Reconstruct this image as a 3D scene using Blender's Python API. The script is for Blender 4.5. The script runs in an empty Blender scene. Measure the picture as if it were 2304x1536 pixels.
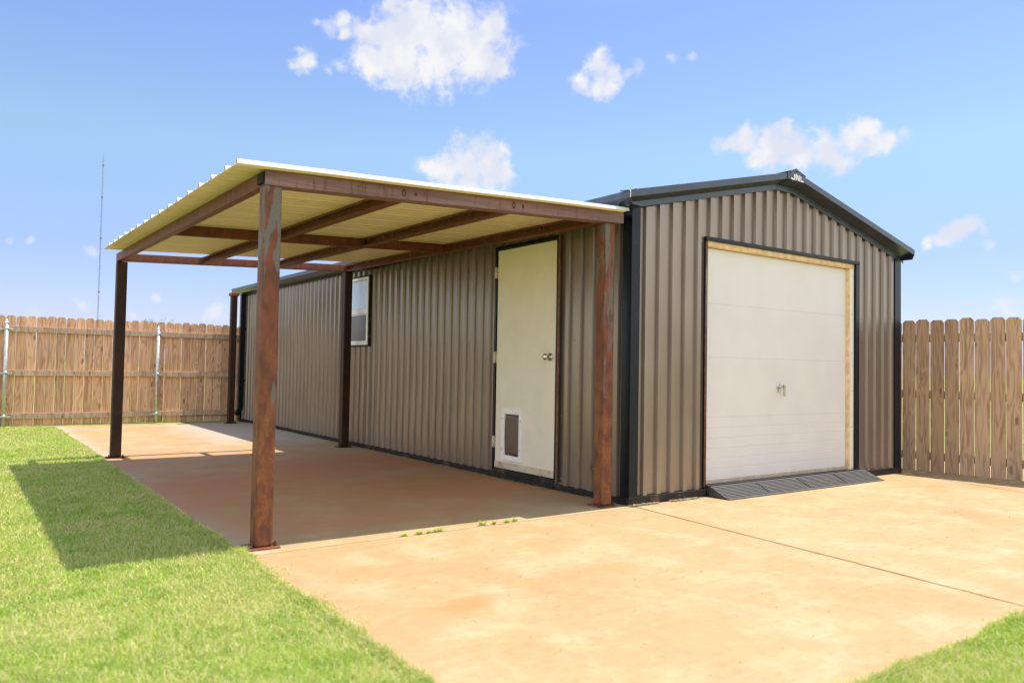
import bpy, bmesh, math, random
import numpy as np
from mathutils import Vector, Matrix
random.seed(7)
rng = np.random.default_rng(11)
SC = bpy.context.scene
COL = SC.collection

# ------------------------------------------------------------------ camera
cam_d = bpy.data.cameras.new('camera')
cam = bpy.data.objects.new('camera', cam_d)
COL.objects.link(cam)
SC.camera = cam
CAM = Vector((-4.1677, -4.2797, 1.0134))
right = Vector((0.81288173, -0.58216074, 0.01766807))
up = Vector((-0.034233, -0.01747347, 0.99926112))
fwd = Vector((0.58142187, 0.81288594, 0.03413297))
cam.matrix_world = Matrix(((right.x, up.x, -fwd.x, CAM.x),
                           (right.y, up.y, -fwd.y, CAM.y),
                           (right.z, up.z, -fwd.z, CAM.z),
                           (0, 0, 0, 1)))
cam_d.sensor_width = 36
cam_d.lens = 1755.28 / 2304 * 36
cam_d.clip_start = 0.05
cam_d.clip_end = 5000
cam_d.dof.use_dof = True
cam_d.dof.focus_distance = 7.6
cam_d.dof.aperture_fstop = 2.2

# ------------------------------------------------------------------ light
SUN = Vector((0.345, -0.05, 1.0)).normalized()
elev = math.asin(SUN.z)
azim = math.atan2(SUN.x, SUN.y)          # clockwise from +Y
sl = bpy.data.lights.new('sun', 'SUN')
sl.energy = 2.8
sl.angle = math.radians(0.53)
sl.color = (1.0, 0.93, 0.82)
so = bpy.data.objects.new('sun', sl)
COL.objects.link(so)
so.rotation_euler = SUN.to_track_quat('Z', 'Y').to_euler()

SC.view_settings.view_transform = 'Standard'
SC.view_settings.look = 'None'
SC.view_settings.exposure = 1.25
SC.view_settings.gamma = 1.0
SC.cycles.max_bounces = 8
SC.cycles.diffuse_bounces = 5
SC.cycles.use_denoising = True
SC.cycles.filter_width = 1.3
SC.cycles.sample_clamp_indirect = 8

W = bpy.data.worlds.new('World')
SC.world = W
W.use_nodes = True
nt = W.node_tree
nt.nodes.clear()


class NG:
    """tiny node graph helper"""
    def __init__(s, t):
        s.t = t

    def n(s, typ, **k):
        nd = s.t.nodes.new(typ)
        for a, b in k.items():
            setattr(nd, a, b)
        return nd

    def put(s, inp, v):
        if isinstance(v, bpy.types.NodeSocket):
            s.t.links.new(v, inp)
        elif v is not None:
            inp.default_value = v

    def math(s, op, a, b=None, c=None, clamp=False):
        nd = s.n('ShaderNodeMath', operation=op, use_clamp=clamp)
        s.put(nd.inputs[0], a)
        s.put(nd.inputs[1], b)
        s.put(nd.inputs[2], c)
        return nd.outputs[0]

    def vmath(s, op, a, b=None):
        nd = s.n('ShaderNodeVectorMath', operation=op)
        s.put(nd.inputs[0], a)
        s.put(nd.inputs[1], b)
        return nd.outputs['Value'] if op in ('DISTANCE', 'DOT_PRODUCT', 'LENGTH') else nd.outputs[0]

    def noise(s, vec, scale, detail=4, rough=0.5, dist=0.0, dim='3D'):
        nd = s.n('ShaderNodeTexNoise', noise_dimensions=dim)
        s.put(nd.inputs['Vector'], vec)
        nd.inputs['Scale'].default_value = scale
        nd.inputs['Detail'].default_value = detail
        nd.inputs['Roughness'].default_value = rough
        nd.inputs['Distortion'].default_value = dist
        return nd.outputs['Fac']

    def ramp(s, f, stops, interp='LINEAR'):
        nd = s.n('ShaderNodeValToRGB')
        cr = nd.color_ramp
        cr.interpolation = interp
        while len(cr.elements) < len(stops):
            cr.elements.new(0.5)
        for e, (p, c) in zip(cr.elements, stops):
            e.position = p
            e.color = (c, c, c, 1) if isinstance(c, (int, float)) else (*c, 1)
        s.put(nd.inputs[0], f)
        return nd.outputs[0]

    def mix(s, f, a, b, mode='MIX'):
        nd = s.n('ShaderNodeMix', data_type='RGBA', blend_type=mode)
        s.put(nd.inputs['Factor'], f)
        for nm, v in (('A', a), ('B', b)):
            i = [q for q in nd.inputs if q.name == nm and q.type == 'RGBA'][0]
            if isinstance(v, tuple) and len(v) == 3:
                v = (*v, 1)
            s.put(i, v)
        return [q for q in nd.outputs if q.type == 'RGBA'][0]

    def mapping(s, vec, scale=(1, 1, 1), loc=(0, 0, 0)):
        nd = s.n('ShaderNodeMapping')
        s.put(nd.inputs['Vector'], vec)
        nd.inputs['Scale'].default_value = scale
        nd.inputs['Location'].default_value = loc
        return nd.outputs[0]

    def smooth(s, v, a, b):
        nd = s.n('ShaderNodeMapRange', interpolation_type='SMOOTHSTEP')
        s.put(nd.inputs['Value'], v)
        nd.inputs['From Min'].default_value = a
        nd.inputs['From Max'].default_value = b
        return nd.outputs[0]


g = NG(nt)
sky = g.n('ShaderNodeTexSky', sky_type='NISHITA')
sky.sun_disc = False
sky.sun_elevation = elev
sky.sun_rotation = azim
sky.altitude = 300
sky.air_density = 1.0
sky.dust_density = 0.6
sky.ozone_density = 2.0
tc = g.n('ShaderNodeTexCoord').outputs['Generated']
tcn = g.vmath('NORMALIZE', tc)
# clouds of the sky: (azimuth, elevation, angular radius) of each puff, in degrees
PUFFS = [(26.27, 22.38, 2.36), (28.51, 23.66, 2.56), (31.48, 22.96, 2.89), (32.98, 22.02, 1.9), (29.22, 21.14, 2.08), (26.95, 21.0, 1.83), (25.02, 21.15, 1.52), (26.2, 24.83, 1.01), (22.72, 23.61, 0.71), (23.06, 22.73, 0.54), (24.39, 22.94, 0.96), (33.44, 23.88, 1.36), (34.32, 21.33, 0.86), (27.33, 24.97, 0.65), (20.16, 20.64, 0.89), (41.73, 21.34, 1.1), (41.59, 20.03, 0.99), (40.44, 20.34, 0.83), (42.88, 20.88, 0.77), (42.41, 19.87, 0.83), (41.56, 22.06, 0.61), (32.32, 14.5, 1.91), (33.62, 15.31, 1.33), (33.97, 14.08, 1.4), (30.69, 14.14, 1.27), (34.54, 15.64, 0.63), (29.22, 14.17, 0.76), (32.02, 13.4, 1.12), (52.22, 16.13, 1.03), (51.16, 16.02, 0.67), (54.03, 15.34, 1.45), (55.79, 15.07, 1.49), (57.51, 14.93, 1.33), (59.19, 15.64, 1.22), (59.87, 15.97, 0.98), (60.96, 15.05, 1.01), (54.76, 16.45, 0.66), (58.07, 14.17, 0.89), (52.84, 14.83, 0.82), (65.96, 9.48, 0.75), (65.23, 9.2, 0.73), (64.48, 8.92, 0.62), (63.72, 8.6, 0.4)]
FAINT = [(21.81, 20.3, 0.55), (22.8, 20.73, 0.6), (44.5, 20.97, 0.7), (43.9, 20.9, 0.5), (62.3, 15.5, 0.7), (61.8, 15.2, 0.6), (21.9, 23.2, 0.8), (23.6, 21.8, 0.7), (28.9, 14.3, 0.9), (50.4, 16.0, 0.8), (6.64, 3.65, 0.69), (3.71, 7.44, 0.44), (2.55, 7.24, 0.38), (67.86, 4.4, 0.94), (68.57, 6.18, 0.44), (14.71, 3.48, 0.91), (11.06, 4.21, 0.48), (46.95, 21.72, 0.54), (48.47, 21.63, 0.36), (20.85, 23.42, 0.41), (9.62, 3.17, 0.59), (7.03, 7.19, 0.63), (66.93, 8.25, 0.39), (4.1, 3.03, 0.56)]


def ddir(az, el):
    a, e = math.radians(az), math.radians(el)
    return (math.sin(a) * math.cos(e), math.cos(a) * math.cos(e), math.sin(e))


# warp the direction a little so that no puff keeps a round outline
wn = g.n('ShaderNodeTexNoise')
g.put(wn.inputs['Vector'], tcn)
wn.inputs['Scale'].default_value = 38
wn.inputs['Detail'].default_value = 5
wn.inputs['Roughness'].default_value = 0.6
wv = g.vmath('SUBTRACT', wn.outputs['Color'], (0.5, 0.5, 0.5))
sc_ = g.n('ShaderNodeVectorMath', operation='SCALE')
g.put(sc_.inputs[0], wv)
sc_.inputs['Scale'].default_value = 0.024
wd = g.vmath('ADD', tcn, sc_.outputs[0])


def field(puffs):
    acc = None
    for az, el, r in puffs:
        d = g.vmath('DISTANCE', wd, ddir(az, el))
        v = g.math('MULTIPLY_ADD', d, -1.0 / math.radians(r), 1.0)
        if acc is None:
            acc = v
        else:
            acc = g.math('SMOOTH_MAX', acc, v, 0.5)
    return acc


n1 = g.math('MULTIPLY_ADD', g.noise(tcn, 130, 5, 0.55, 0.3), 0.35, g.math('MULTIPLY', g.noise(tcn, 40, 6, 0.6, 0.3), 1.0))
n2 = g.noise(tcn, 16, 4, 0.55)
f1 = field(PUFFS)
f2 = field(FAINT)
d1 = g.math('MULTIPLY_ADD', n1, 1.9, g.math('ADD', f1, -1.13))
dens1 = g.smooth(d1, -0.12, 0.80)
d2 = g.math('MULTIPLY_ADD', n1, 1.9, g.math('ADD', f2, -1.33))
dens2 = g.math('MULTIPLY', g.smooth(d2, -0.1, 0.9), 0.55)
dens = g.math('MAXIMUM', dens1, dens2, clamp=True)
ccol = g.mix(g.smooth(g.noise(tcn, 24, 4, 0.5), 0.36, 0.62), (2.12, 2.22, 2.56), (2.62, 2.6, 2.66))
# tint dims the sky toward the horizon, on the viewed side only
gm = g.n('ShaderNodeGamma')
sep = g.n('ShaderNodeSeparateXYZ')
g.put(sep.inputs[0], tcn)
tint = g.ramp(sep.outputs['Z'], [(0.0, (0.37, 0.345, 0.50)), (0.13, (0.405, 0.39, 0.475)), (0.26, (0.545, 0.55, 0.52)), (0.42, (0.53, 0.52, 0.63)), (0.72, (1.0, 1.0, 1.0))])
skyc = g.mix(1.0, sky.outputs[0], tint, 'MULTIPLY')
# added cloud layer in the unseen sky behind and beside the viewpoint, brightens shade
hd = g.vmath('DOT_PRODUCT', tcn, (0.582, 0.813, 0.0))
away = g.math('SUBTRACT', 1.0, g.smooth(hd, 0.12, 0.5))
fill_clouds = g.smooth(g.noise(tcn, 3.2, 6, 0.6), 0.38, 0.55)
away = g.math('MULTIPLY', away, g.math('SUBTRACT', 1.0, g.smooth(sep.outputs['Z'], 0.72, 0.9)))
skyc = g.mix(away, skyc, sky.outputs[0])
skyc = g.mix(g.math('MULTIPLY', away, g.math('MULTIPLY', fill_clouds, 0.9)), skyc, (4.1, 3.95, 3.8))
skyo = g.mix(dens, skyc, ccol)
bg = g.n('ShaderNodeBackground')
bg.inputs['Strength'].default_value = 0.15
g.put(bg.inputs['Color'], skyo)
wo = g.n('ShaderNodeOutputWorld')
nt.links.new(bg.outputs[0], wo.inputs[0])


# ------------------------------------------------------------------ helpers
def tag(o, label=None, cat=None, group=None, kind=None):
    if label: o['label'] = label
    if cat: o['category'] = cat
    if group: o['group'] = group
    if kind: o['kind'] = kind
    return o


def thing(name, label, cat, loc=(0, 0, 0), rz=0, group=None):
    o = bpy.data.objects.new(name, None)
    COL.objects.link(o)
    o.empty_display_size = 0.2
    o.location = loc
    o.rotation_euler = (0, 0, rz)
    return tag(o, label, cat, group)


def obj(name, bm, mats, parent=None, loc=None, smooth=False, bevel=0, seg=2):
    me = bpy.data.meshes.new(name)
    bm.normal_update()
    bm.to_mesh(me)
    bm.free()
    if not isinstance(mats, (list, tuple)): mats = [mats]
    for m in mats: me.materials.append(m)
    o = bpy.data.objects.new(name, me)
    COL.objects.link(o)
    if parent: o.parent = parent
    if loc: o.location = loc
    if smooth:
        for p in me.polygons: p.use_smooth = True
    if bevel:
        b = o.modifiers.new('bevel', 'BEVEL')
        b.width = bevel
        b.segments = seg
        b.limit_method = 'ANGLE'
        b.angle_limit = math.radians(40)
    return o


def BM(): return bmesh.new()


def box(bm, a, b, mi=0):
    x0, y0, z0 = a
    x1, y1, z1 = b
    v = [bm.verts.new(p) for p in ((x0, y0, z0), (x1, y0, z0), (x1, y1, z0), (x0, y1, z0), (x0, y0, z1), (x1, y0, z1), (x1, y1, z1), (x0, y1, z1))]
    for f in ((0, 3, 2, 1), (4, 5, 6, 7), (0, 1, 5, 4), (1, 2, 6, 5), (2, 3, 7, 6), (3, 0, 4, 7)):
        bm.faces.new([v[i] for i in f]).material_index = mi
    return v


def cyl(bm, p0, p1, r0, r1=None, n=10, mi=0, caps=True):
    if r1 is None: r1 = r0
    p0, p1 = Vector(p0), Vector(p1)
    d = (p1 - p0).normalized()
    a = d.orthogonal().normalized()
    b = d.cross(a)
    R = [[bm.verts.new(p + r * (math.cos(t) * a + math.sin(t) * b)) for t in [2 * math.pi * i / n for i in range(n)]] for p, r in ((p0, r0), (p1, r1))]
    for i in range(n):
        f = bm.faces.new((R[0][i], R[0][(i + 1) % n], R[1][(i + 1) % n], R[1][i]))
        f.material_index = mi
        f.smooth = True
    if caps:
        bm.faces.new(R[0][::-1]).material_index = mi
        bm.faces.new(R[1]).material_index = mi


def lathe(bm, o, ax, prof, n=20, mi=0):
    """prof: list of (distance along ax, radius)"""
    o, ax = Vector(o), Vector(ax).normalized()
    a = ax.orthogonal().normalized()
    b = ax.cross(a)
    rings = [[bm.verts.new(o + ax * h + r * (math.cos(t) * a + math.sin(t) * b)) for t in [2 * math.pi * i / n for i in range(n)]] for h, r in prof]
    for A, B in zip(rings, rings[1:]):
        for i in range(n):
            f = bm.faces.new((A[i], A[(i + 1) % n], B[(i + 1) % n], B[i]))
            f.smooth = True
            f.material_index = mi
    bm.faces.new(rings[0][::-1]).material_index = mi
    bm.faces.new(rings[-1]).material_index = mi


def prism(bm, pts, ext, mi=0):
    """pts: closed 3-D outline, extruded by vector ext"""
    ext = Vector(ext)
    A = [bm.verts.new(p) for p in pts]
    B = [bm.verts.new(Vector(p) + ext) for p in pts]
    n = len(pts)
    bm.faces.new(A[::-1]).material_index = mi
    bm.faces.new(B).material_index = mi
    for i in range(n):
        bm.faces.new((A[i], A[(i + 1) % n], B[(i + 1) % n], B[i])).material_index = mi


def fixn(bm):
    bmesh.ops.recalc_face_normals(bm, faces=bm.faces[:])


# ------------------------------------------------------------------ materials
def mat(name):
    m = bpy.data.materials.new(name)
    m.use_nodes = True
    t = m.node_tree
    bs = t.nodes['Principled BSDF']
    h = NG(t)
    h.bs = bs
    h.m = m
    tcd = h.n('ShaderNodeTexCoord')
    h.obj = tcd.outputs['Object']
    geo = h.n('ShaderNodeNewGeometry')
    h.pos = geo.outputs['Position']
    return m, h


def setp(h, color=None, rough=None, metal=None, spec=None, bump=None, bdist=0.01, bstr=0.3):
    if color is not None:
        h.put(h.bs.inputs['Base Color'], (*color, 1) if isinstance(color, tuple) and len(color) == 3 else color)
    if rough is not None: h.put(h.bs.inputs['Roughness'], rough)
    if metal is not None: h.put(h.bs.inputs['Metallic'], metal)
    if spec is not None: h.put(h.bs.inputs['Specular IOR Level'], spec)
    if bump is not None:
        b = h.n('ShaderNodeBump')
        b.inputs['Strength'].default_value = bstr
        b.inputs['Distance'].default_value = bdist
        h.put(b.inputs['Height'], bump)
        h.put(h.bs.inputs['Normal'], b.outputs[0])


def simple(name, c, rough=0.5, metal=0.0, var=0.12, scale=20, spec=0.5, dirt=None, bstr=0.15):
    m, h = mat(name)
    f = h.noise(h.pos, scale, 5, 0.6)
    lo = tuple(x * (1 - var) for x in c)
    hi = tuple(min(1, x * (1 + var)) for x in c)
    col = h.mix(h.smooth(f, 0.3, 0.7), lo, hi)
    if dirt:
        dn = h.noise(h.pos, 6, 6, 0.7)
        col = h.mix(h.math('MULTIPLY', h.smooth(dn, 0.52, 0.72), dirt[1]), col, dirt[0])
    setp(h, col, h.math('MULTIPLY_ADD', f, 0.2, rough - 0.1), metal, spec, bump=f, bdist=0.002, bstr=bstr)
    return m


def make_panel_mat(name, c, rough=0.36):
    """painted steel cladding: oil-canning waves, dust streaks, dirt splashed near the ground"""
    m, h = mat(name)
    st = h.noise(h.mapping(h.pos, (5, 5, 1.2)), 1.0, 4, 0.5)
    big = h.noise(h.pos, 1.1, 3, 0.5)
    fine = h.noise(h.pos, 160, 2, 0.5)
    col = h.mix(h.smooth(st, 0.3, 0.75), tuple(x * 0.90 for x in c), tuple(x * 1.08 for x in c))
    col = h.mix(h.math('MULTIPLY', h.smooth(big, 0.35, 0.7), 0.18), col, (c[0] * 1.15, c[1] * 1.08, c[2] * 0.98))
    sp = h.n('ShaderNodeSeparateXYZ')
    h.put(sp.inputs[0], h.pos)
    low = h.math('SUBTRACT', 1.0, h.smooth(sp.outputs['Z'], 0.05, 0.42))
    spl = h.math('MULTIPLY', low, h.smooth(h.noise(h.mapping(h.pos, (30, 30, 8)), 1, 6, 0.7), 0.38, 0.68))
    col = h.mix(h.math('MULTIPLY', spl, 0.5), col, (0.36, 0.29, 0.22))
    wav = h.noise(h.mapping(h.pos, (2.2, 2.2, 1.3)), 1.0, 2, 0.5)
    hb = wav
    setp(h, col, h.math('MULTIPLY_ADD', st, 0.10, rough - 0.03), 0.62, 0.6, bump=hb, bdist=0.03, bstr=0.22)
    return m


M = {}
M['panel'] = make_panel_mat('tan_cladding', (0.285, 0.228, 0.192), 0.29)
M['trim'] = simple('charcoal_trim', (0.005, 0.008, 0.016), 0.30, 0.0, 0.25, 8, spec=0.28, dirt=((0.03, 0.027, 0.027), 0.3))
M['trim_dirty'] = simple('dusty_base_trim', (0.022, 0.02, 0.018), 0.6, 0, 0.3, 30, spec=0.2, dirt=((0.13, 0.09, 0.055), 0.8))
M['soffit'] = simple('eave_trim', (0.034, 0.046, 0.072), 0.30, 0.25, 0.2, 8, spec=0.8)
M['white_door'] = simple('off_white_door', (0.82, 0.75, 0.62), 0.5, 0, 0.03, 5, dirt=((0.62, 0.55, 0.44), 0.15), bstr=0.05)
M['garage'] = simple('white_garage_panel', (0.72, 0.68, 0.65), 0.45, 0, 0.03, 3, dirt=((0.64, 0.59, 0.54), 0.14), bstr=0.08)
M['white_plastic'] = simple('white_plastic', (0.87, 0.86, 0.84), 0.4, 0, 0.04, 12)
M['seal'] = simple('black_rubber_seal', (0.02, 0.018, 0.016), 0.7)
M['wood_jamb'] = simple('varnished_pine_jamb', (0.80, 0.56, 0.30), 0.5, 0, 0.18, 14)
M['sweep'] = simple('cream_door_sweep', (0.60, 0.50, 0.38), 0.5, 0, 0.1, 20, dirt=((0.3, 0.16, 0.08), 0.5))
M['chrome'] = simple('worn_nickel', (0.62, 0.60, 0.57), 0.18, 1.0, 0.1, 40)
M['screw'] = simple('dull_screw', (0.34, 0.29, 0.25), 0.35, 0.6)
M['screw_bright'] = simple('bright_screw', (0.7, 0.68, 0.65), 0.3, 0.8)
M['galv'] = simple('galvanised_steel', (0.52, 0.54, 0.55), 0.4, 0.7, 0.15, 25, dirt=((0.55, 0.4, 0.28), 0.35))
M['cap'] = simple('post_cap_aluminium', (0.72, 0.73, 0.74), 0.35, 0.8, 0.08, 25)
M['letter'] = simple('white_lettering', (0.85, 0.86, 0.86), 0.5, 0, 0.03)
M['hinge'] = simple('painted_hinge', (0.62, 0.55, 0.42), 0.5, 0.2, 0.1, 60, dirt=((0.38, 0.12, 0.04), 0.75))
M['brown_strip'] = simple('rusty_brown_strip', (0.17, 0.075, 0.035), 0.6, 0, 0.3, 20)


def rust_mat(name, grey=0.5, bands=1.0, dark=1.0, top=(0.27, 0.26, 0.235)):
    """mill-scale steel: grey primer flaking off at the top, oxide red and orange rust lower down"""
    m, h = mat(name)
    v = h.mapping(h.pos, (16, 16, 3.2))
    p1 = h.noise(v, 1.0, 7, 0.62, 0.6)
    p2 = h.noise(h.mapping(h.pos, (15, 15, 7), (3, 1, 7)), 1.0, 7, 0.68, 0.5)
    fine = h.noise(h.pos, 90, 4, 0.7)
    sp = h.n('ShaderNodeSeparateXYZ')
    h.put(sp.inputs[0], h.pos)
    hz = h.smooth(sp.outputs['Z'], 0.9, 1.9)
    thr = h.math('MULTIPLY_ADD', hz, bands * 0.16, h.math('ADD', p1, grey - 0.80))
    isg = h.smooth(thr, 0.47, 0.52)
    red = h.mix(h.smooth(p2, 0.38, 0.62), tuple(x * dark for x in (0.115, 0.040, 0.023)), tuple(x * dark for x in (0.19, 0.052, 0.022)))
    low = h.math('SUBTRACT', 1.0, h.smooth(sp.outputs['Z'], 0.3, 1.5))
    orange = h.mix(h.smooth(fine, 0.4, 0.65), tuple(x * dark for x in (0.22, 0.075, 0.022)), tuple(x * dark for x in (0.36, 0.15, 0.05)))
    red = h.mix(h.math('MULTIPLY', h.math('MULTIPLY_ADD', low, 0.7, 0.12), h.smooth(p2, 0.35, 0.7)), red, orange)
    gc = h.mix(h.smooth(fine, 0.3, 0.7), tuple(x * 0.8 for x in top), top)
    col = h.mix(isg, red, gc)
    setp(h, col, h.math('MULTIPLY_ADD', fine, 0.3, 0.42), 0.15, 0.4, bump=h.math('MULTIPLY_ADD', isg, 0.3, fine), bdist=0.002, bstr=0.35)
    return m


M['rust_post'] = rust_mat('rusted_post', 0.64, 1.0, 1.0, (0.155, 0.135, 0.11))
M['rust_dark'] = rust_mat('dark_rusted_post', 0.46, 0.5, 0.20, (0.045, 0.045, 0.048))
M['rust_beam'] = rust_mat('oxide_red_beam', 0.50, 0.5, 0.9, (0.25, 0.125, 0.105))
M['rust_far'] = rust_mat('red_far_beam', 0.45, 0.4, 1.2, (0.30, 0.13, 0.10))
M['rust_scar'] = simple('weld_scar', (0.09, 0.02, 0.012), 0.7)


def beam_mat():
    m, h = mat('purple_brown_primer')
    st = h.noise(h.mapping(h.pos, (1.2, 8, 26)), 1.0, 6, 0.6)
    dr = h.noise(h.mapping(h.pos, (30, 20, 5)), 1.0, 5, 0.65)
    fine = h.noise(h.pos, 70, 4, 0.6)
    c = h.mix(h.smooth(st, 0.35, 0.68), (0.155, 0.078, 0.064), (0.255, 0.140, 0.125))
    c = h.mix(h.math('MULTIPLY', h.smooth(dr, 0.54, 0.68), 0.7), c, (0.115, 0.034, 0.018))
    setp(h, c, h.math('MULTIPLY_ADD', fine, 0.25, 0.38), 0.1, 0.5, bump=fine, bdist=0.002, bstr=0.3)
    return m


M['front_beam'] = beam_mat()


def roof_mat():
    m, h = mat('warm_lit_roof_underside')
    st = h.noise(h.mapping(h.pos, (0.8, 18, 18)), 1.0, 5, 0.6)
    col = h.mix(h.smooth(st, 0.3, 0.7), (0.76, 0.63, 0.36), (0.83, 0.72, 0.47))  # warm bounce from the ground is put into the white underside's colour
    geo = h.n('ShaderNodeNewGeometry')
    sp = h.n('ShaderNodeSeparateXYZ')
    h.put(sp.inputs[0], geo.outputs['True Normal'])
    setp(h, col, 0.4, 0.0, 0.5, bump=st, bdist=0.003, bstr=0.2)
    return m


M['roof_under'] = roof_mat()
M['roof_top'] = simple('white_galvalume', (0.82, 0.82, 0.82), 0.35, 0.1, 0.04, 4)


def concrete_mat(name, orange=0.5, seed=0.0):
    m, h = mat(name)
    v = h.mapping(h.pos, (1, 1, 1), (seed, seed * 1.7, 0))
    big = h.noise(v, 0.55, 6, 0.6, 0.4)
    med = h.noise(v, 2.4, 7, 0.62, 0.3)
    brush = h.noise(h.mapping(v, (2.0, 26, 1)), 1.0, 5, 0.6)
    fine = h.noise(v, 110, 4, 0.65)
    c1 = h.mix(h.smooth(big, 0.32, 0.66), (0.37, 0.245, 0.112), (0.385, 0.292, 0.148))
    c2 = h.mix(h.math('MULTIPLY', h.smooth(med, 0.42, 0.72), 0.55), c1, (0.47, 0.40, 0.245))
    st = h.noise(h.mapping(v, (1.1, 1.8, 1), (5, 2, 0)), 0.9, 5, 0.55, 0.5)
    c3 = h.mix(h.math('MULTIPLY', h.smooth(st, 0.60 - orange * 0.12, 0.80), 0.55), c2, (0.36, 0.175, 0.075))
    c4 = h.mix(h.math('MULTIPLY', h.smooth(brush, 0.35, 0.75), 0.24), c3, (0.36, 0.20, 0.10))
    mot = h.noise(v, 14, 6, 0.7)
    c4 = h.mix(h.math('MULTIPLY', h.smooth(mot, 0.48, 0.70), 0.30), c4, (0.33, 0.17, 0.075))
    c4 = h.mix(h.math('MULTIPLY', h.math('SUBTRACT', 1.0, h.smooth(mot, 0.30, 0.47)), 0.28), c4, (0.44, 0.38, 0.24))
    c5 = h.mix(h.math('MULTIPLY', h.smooth(fine, 0.52, 0.72), 0.38), c4, (0.26, 0.15, 0.08))
    # oil / iron stains with a shape of their own
    vor = h.n('ShaderNodeTexVoronoi', feature='F1')
    h.put(vor.inputs['Vector'], v)
    vor.inputs['Scale'].default_value = 2.3
    spot = h.math('SUBTRACT', 1.0, h.smooth(vor.outputs['Distance'], 0.008, 0.022))
    c6 = h.mix(h.math('MULTIPLY', spot, 0.6), c5, (0.2, 0.12, 0.08))
    return m, h, v, c6, med, fine, brush


def finish_conc(m, h, col, med, fine, brush):
    hh = h.math('MULTIPLY_ADD', brush, 0.4, h.math('MULTIPLY_ADD', fine, 0.5, med))
    setp(h, col, h.math('MULTIPLY_ADD', fine, 0.15, 0.68), 0, 0.3, bump=hh, bdist=0.004, bstr=0.3)
    return m


def conc_drive():
    m, h, v, c, med, fine, brush = concrete_mat('stained_driveway_concrete', 0.5, 0.0)
    # one rust-coloured spill in front of the carport, pale new concrete along the cut joint
    d = h.vmath('DISTANCE', h.mapping(h.pos, (1.0, 2.2, 0)), (-2.33, -1.42 * 2.2, 0))
    nd = h.math('MULTIPLY_ADD', h.noise(h.pos, 5, 5, 0.6), 0.5, d)
    sm = h.math('SUBTRACT', 1.0, h.smooth(nd, 0.33, 0.52))
    c = h.mix(h.math('MULTIPLY', sm, 0.55), c, (0.50, 0.19, 0.07))
    return finish_conc(m, h, c, med, fine, brush)


def conc_port():
    m, h, v, c, med, fine, brush = concrete_mat('carport_slab_concrete', 0.85, 3.1)
    sp = h.n('ShaderNodeSeparateXYZ')
    h.put(sp.inputs[0], h.pos)
    # less washed iron dust: a grey cleaner strip along the outer edge; greyer at the rear by the shed
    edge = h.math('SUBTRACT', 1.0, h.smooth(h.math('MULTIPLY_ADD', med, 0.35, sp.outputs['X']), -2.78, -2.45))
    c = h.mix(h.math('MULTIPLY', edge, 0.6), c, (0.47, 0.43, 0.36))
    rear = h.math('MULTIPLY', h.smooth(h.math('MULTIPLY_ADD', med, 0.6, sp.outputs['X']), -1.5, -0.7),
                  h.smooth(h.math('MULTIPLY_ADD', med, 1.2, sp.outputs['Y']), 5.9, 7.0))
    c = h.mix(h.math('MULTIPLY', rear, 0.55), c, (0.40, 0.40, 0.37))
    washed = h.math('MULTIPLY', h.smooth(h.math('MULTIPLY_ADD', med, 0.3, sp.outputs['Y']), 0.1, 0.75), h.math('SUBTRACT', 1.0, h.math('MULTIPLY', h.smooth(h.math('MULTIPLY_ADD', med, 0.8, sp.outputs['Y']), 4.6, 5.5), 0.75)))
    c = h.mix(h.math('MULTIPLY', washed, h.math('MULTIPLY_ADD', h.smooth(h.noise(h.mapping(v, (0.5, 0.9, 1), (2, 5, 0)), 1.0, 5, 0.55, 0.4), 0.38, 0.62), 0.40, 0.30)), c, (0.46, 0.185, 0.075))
    return finish_conc(m, h, c, med, fine, brush)


M['conc_drive'] = conc_drive()
M['conc_port'] = conc_port()


def wood_mat(name, a, b, knot=(0.17, 0.085, 0.04), weather=0.15):
    m, h = mat(name)
    at = h.n('ShaderNodeAttribute', attribute_name='rnd')
    r = at.outputs['Fac']
    cmb = h.n('ShaderNodeCombineXYZ')
    h.put(cmb.inputs[0], h.math('MULTIPLY', r, 37.0))
    h.put(cmb.inputs[2], h.math('MULTIPLY', r, 19.0))
    v = h.vmath('ADD', h.pos, cmb.outputs[0])
    # knots distort the grain
    kn = h.n('ShaderNodeTexVoronoi', feature='F1')
    h.put(kn.inputs['Vector'], h.mapping(v, (7.5, 7.5, 2.9)))
    kn.inputs['Scale'].default_value = 1.0
    kd = kn.outputs['Distance']
    grain = h.noise(h.mapping(v, (34, 34, 1.7)), 1.0, 6, 0.6, 0.8)
    ringv = h.math('SINE', h.math('MULTIPLY_ADD', h.noise(h.mapping(v, (9, 9, 0.9)), 1.0, 2, 0.4), 60.0, h.math('DIVIDE', 3.0, h.math('ADD', kd, 0.12))))
    gr = h.math('MULTIPLY_ADD', ringv, 0.10, grain)
    base = h.mix(r, a, b)
    c = h.mix(h.smooth(gr, 0.38, 0.72), base, h.mix(0.55, base, knot))
    c = h.mix(h.math('MULTIPLY', h.math('SUBTRACT', 1.0, h.smooth(kd, 0.07, 0.17)), 0.75), c, knot)
    we = h.noise(h.mapping(v, (5, 5, 1.6)), 1.0, 5, 0.6)
    c = h.mix(h.math('MULTIPLY', h.smooth(we, 0.45, 0.7), weather), c, (0.40, 0.31, 0.24))
    setp(h, c, 0.75, 0, 0.25, bump=gr, bdist=0.003, bstr=0.4)
    return m


M['fence_l'] = wood_mat('cedar_pickets', (0.86, 0.52, 0.31), (0.62, 0.36, 0.21))
M['fence_r'] = wood_mat('weathered_pickets', (0.68, 0.45, 0.28), (0.46, 0.29, 0.17), weather=0.25)
M['rail'] = wood_mat('weathered_rail', (0.60, 0.41, 0.27), (0.50, 0.36, 0.26), weather=0.5)


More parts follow.
